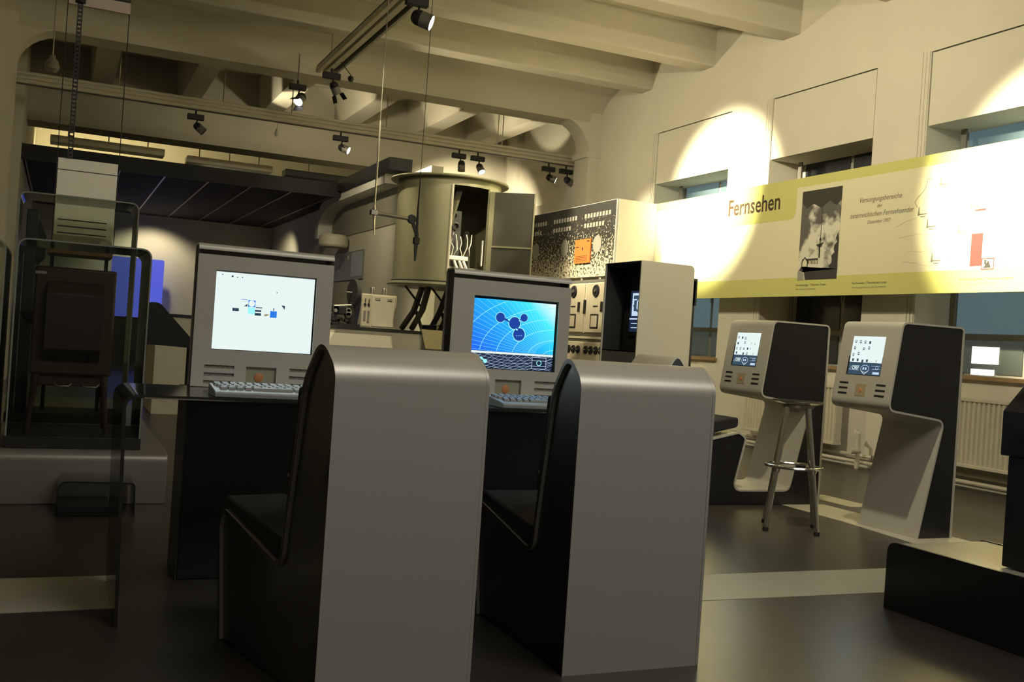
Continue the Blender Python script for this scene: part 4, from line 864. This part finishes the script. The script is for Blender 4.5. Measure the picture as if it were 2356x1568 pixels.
# ================================================================ left side: plinth, acrylic cases, hung text panel
pl = thing('silver_plinth', 'long low silver plinth with rounded edge carrying the acrylic cases', 'plinth', (-.3, 7, 0))
B().prism(fillet([(5.75, 0), (5.75, .274), (9.6, .274), (9.6, 0)], [0, .05, .05, 0], True), 'x', -1.9, .59).obj('body', mat('plinth_silver_dimmed', (.27, .26, .23), .42, .5), pl, .004)  # same silver as elsewhere, its colour darkened for the dim left side
def acrylic_case(name, label, x0, x1, y0, y1, z0, z1, r=.06, rim=.062):
    c = thing(name, label, 'display case', ((x0+x1)/2, (y0+y1)/2, z0), 0, 'acrylic display cases')
    pr = fillet([(x0, z0+rim), (x0, z1), (x1, z1), (x1, z0+rim)], [0, r, r, 0], False, 8)
    B().strip(pr, -.008, 'y', y0, y1).obj('bent_cover', GLASS, c)
    inn = offset(pr, -.008)
    for y in (y0, y1-.006): B().prism(inn, 'y', y, y+.006).obj('pane', GLASS, c)
    for y in (y0-.001, y1-.002): B().strip(pr, -.008, 'y', y, y+.003).obj('edge', GLASSE, c)
    box('rim', x0-.004, x1+.004, y0-.004, y1+.004, z0, z0+rim, MATT, c, .003); return c
ZQ = .2745
acrylic_case('acrylic_case', 'acrylic case with rounded corners over the brown television cabinet', -.215, .452, 5.88, 6.55, ZQ, 1.378)
acrylic_case('acrylic_case', 'acrylic case at the plinth end beside the case with the television', -.98, -.265, 5.90, 6.55, ZQ, 1.36)
acrylic_case('acrylic_case', 'taller acrylic case in front of the hung text panel', -.275, .455, 7.25, 7.75, ZQ, 1.765)
tv = thing('television_cabinet', 'brown wooden television cabinet seen from behind on splayed legs', 'television', (.08, 6.2, .337))
box('cabinet', -.125, .285, 6.02, 6.40, .66, 1.245, BROWN, tv, .012); B().prism(fillet([(6.02, .72), (6.02, 1.19), (5.94, 1.10), (5.94, .80)], .02, True), 'x', -.06, .22).obj('rear_hood', mat('brown_hood', (.025, .013, .009), .6), tv)
for x, y in ((-.09, 6.05), (.25, 6.05), (-.09, 6.37), (.25, 6.37)): B().tube([(x, y, .66), (x+(.03 if x > 0 else -.03), y, .338)], [.018, .011], 8).obj('leg', BROWN, tv)
for x in (.0, .14): B().tube([(x, 6.018, .615), (x+.02, 6.0, .60), (x+.075, 6.0, .60), (x+.09, 6.018, .615)], .005, 6).obj('grip', STEEL, tv)
B().lathe([(0, 0), (.05, .01), (.085, .05), (.09, .07), (0, .075)], (-.105, 6.12, .92), n=18).obj('side_bowl', MATT, tv); box('corner_bracket', -.125, -.07, 6.015, 6.02, 1.20, 1.215, STEEL, tv); box('lower_shelf', -.115, .275, 6.05, 6.39, .60, .66, BROWN, tv, .004)
rd = thing('wall_receiver', 'dark brown cabinet inside the case at the plinth end', 'receiver', (-.62, 6.2, .337)); box('body', -.86, -.38, 6.05, 6.40, .338, 1.20, BROWN, rd, .02); box('grille', -.80, -.44, 6.043, 6.05, .85, 1.12, MATT, rd)
ds = thing('dark_receiver', 'narrow dark receiver with bulging screen side inside the taller case', 'receiver', (-.17, 7.5, .337))
box('body', -.225, -.155, 7.32, 7.68, .338, 1.66, mat('slate_cabinet', (.020, .024, .028), .45), ds, .008); B().prism(fillet([(-.155, 1.30), (-.105, 1.36), (-.105, 1.50), (-.155, 1.62)], .01, True), 'y', 7.36, 7.64).obj('screen_bulge', MATT, ds)
ob = thing('orange_shelf', 'orange wooden shelf board below the hung text panel', 'shelf', (.12, 7.5, 1.38)); box('board', -.09, .31, 7.30, 7.70, 1.385, 1.425, ORANGEW, ob, .004)
for x in (-.06, .28): box('shelf_post', x-.012, x+.012, 7.48, 7.52, .338, 1.385, MATT, ob)
tp = thing('text_panel', 'tall white text panel with black rules hung on cables behind the acrylic case', 'panel', (.13, 8.0, 1.46))
box('board', -.068, .333, 8.0, 8.008, 1.46, 2.112, WHITE, tp)
d = D((-.068, 8.0, 1.46), (1, 0, 0), (0, 0, 1)); W_ = .401
for z, a, b_, h in ((.565, 0, W_, .006), (.375, .018, W_-.035, .010), (.205, .022, W_-.05, .009), (.158, .022, W_-.05, .009), (.110, .022, W_-.05, .009), (.028, .0, W_, .005)): d.rect(a, b_, z, z+h, INK)
d.obj('text_rules', tp)
for x in (-.075, .340): B().tube([(x, 8.004, 1.46), (x, 8.004, 4.75)], .0035, 6).obj('cable', MATT, tp)
sm = B(); 
for x in (-.014, .014): sm.box(x+.008-.004, x+.008+.004, 7.985, 8.0, 2.112, 3.25)
for k in range(38): sm.box(-.006, .022, 7.985, 8.0, 2.115+.03*k, 2.128+.03*k)
sm.obj('perforated_strut', mat('strut_dark', (.03, .028, .025), .5), tp); B().lathe([(0, 0), (.035, 0), (.035, .03), (0, .03)], (.008, 7.99, 3.235), n=14).obj('strut_cap', MATT, tp)
box('crossbar', -.07, .345, 7.99, 8.02, 3.22, 3.30, mat('crossbar_paint', (.60, .50, .42), .6), tp); box('crossbar_top', -.07, .345, 7.985, 8.025, 3.30, 3.315, MATT, tp)
# blue lit panel and shelf in the far room
bl = thing('blue_panel', 'glowing violet blue panel standing at the far wall', 'panel', (1.5, 22.6, .0)); B().prism(rrect(.95, 1.98, 1.0, 2.24, .05), 'y', 22.55, 22.6).obj('light_sheet', PURPLE, bl); box('stand', 1.0, 1.93, 22.56, 22.64, 0, 1.0, DGREY, bl)
wk = thing('wedge_desk', 'black wedge shaped reading desk with rounded top beside the console', 'desk', (.66, 6.4, 0))
wp = fillet([(.459, .851), (.459, 1.095), (.535, 1.095), (.725, .895), (.725, .841)], [0, .045, .055, .02, 0], True, 8)
for y in (6.20, 6.60): B().prism(wp, 'y', y, y+.014).obj('side_panel', BLACKM, wk)
B().strip(fillet([(.459, .851), (.459, 1.095), (.535, 1.095), (.725, .895), (.725, .841)], [0, .045, .055, .02, 0], False, 8), -.008, 'y', 6.214, 6.60).obj('sloping_sheet', EDGE, wk); box('bottom_sheet', .465, .72, 6.214, 6.60, .848, .854, MATT, wk); box('post', .735, .80, 6.3, 6.5, 0, .9, MATT, wk); box('post_arm', .70, .74, 6.3, 6.5, .856, .90, MATT, wk)
fs = thing('bent_step', 'low bent sheet step with a black block below in front of the plinth', 'step', (.2, 5.6, 0))
B().strip(fillet([(.045, .0), (.05, .172), (.41, .165), (.415, .0)], [0, .05, .03, 0], False, 8), -.007, 'y', 5.42, 5.72).obj('bent_sheet', DESKG, fs); B().strip(fillet([(.045, .0), (.05, .172), (.41, .165), (.415, .0)], [0, .05, .03, 0], False, 8), -.007, 'y', 5.417, 5.419).obj('front_edge', EDGE, fs); box('block', .055, .295, 5.40, 5.70, 0, .05, MATT, fs, .003)
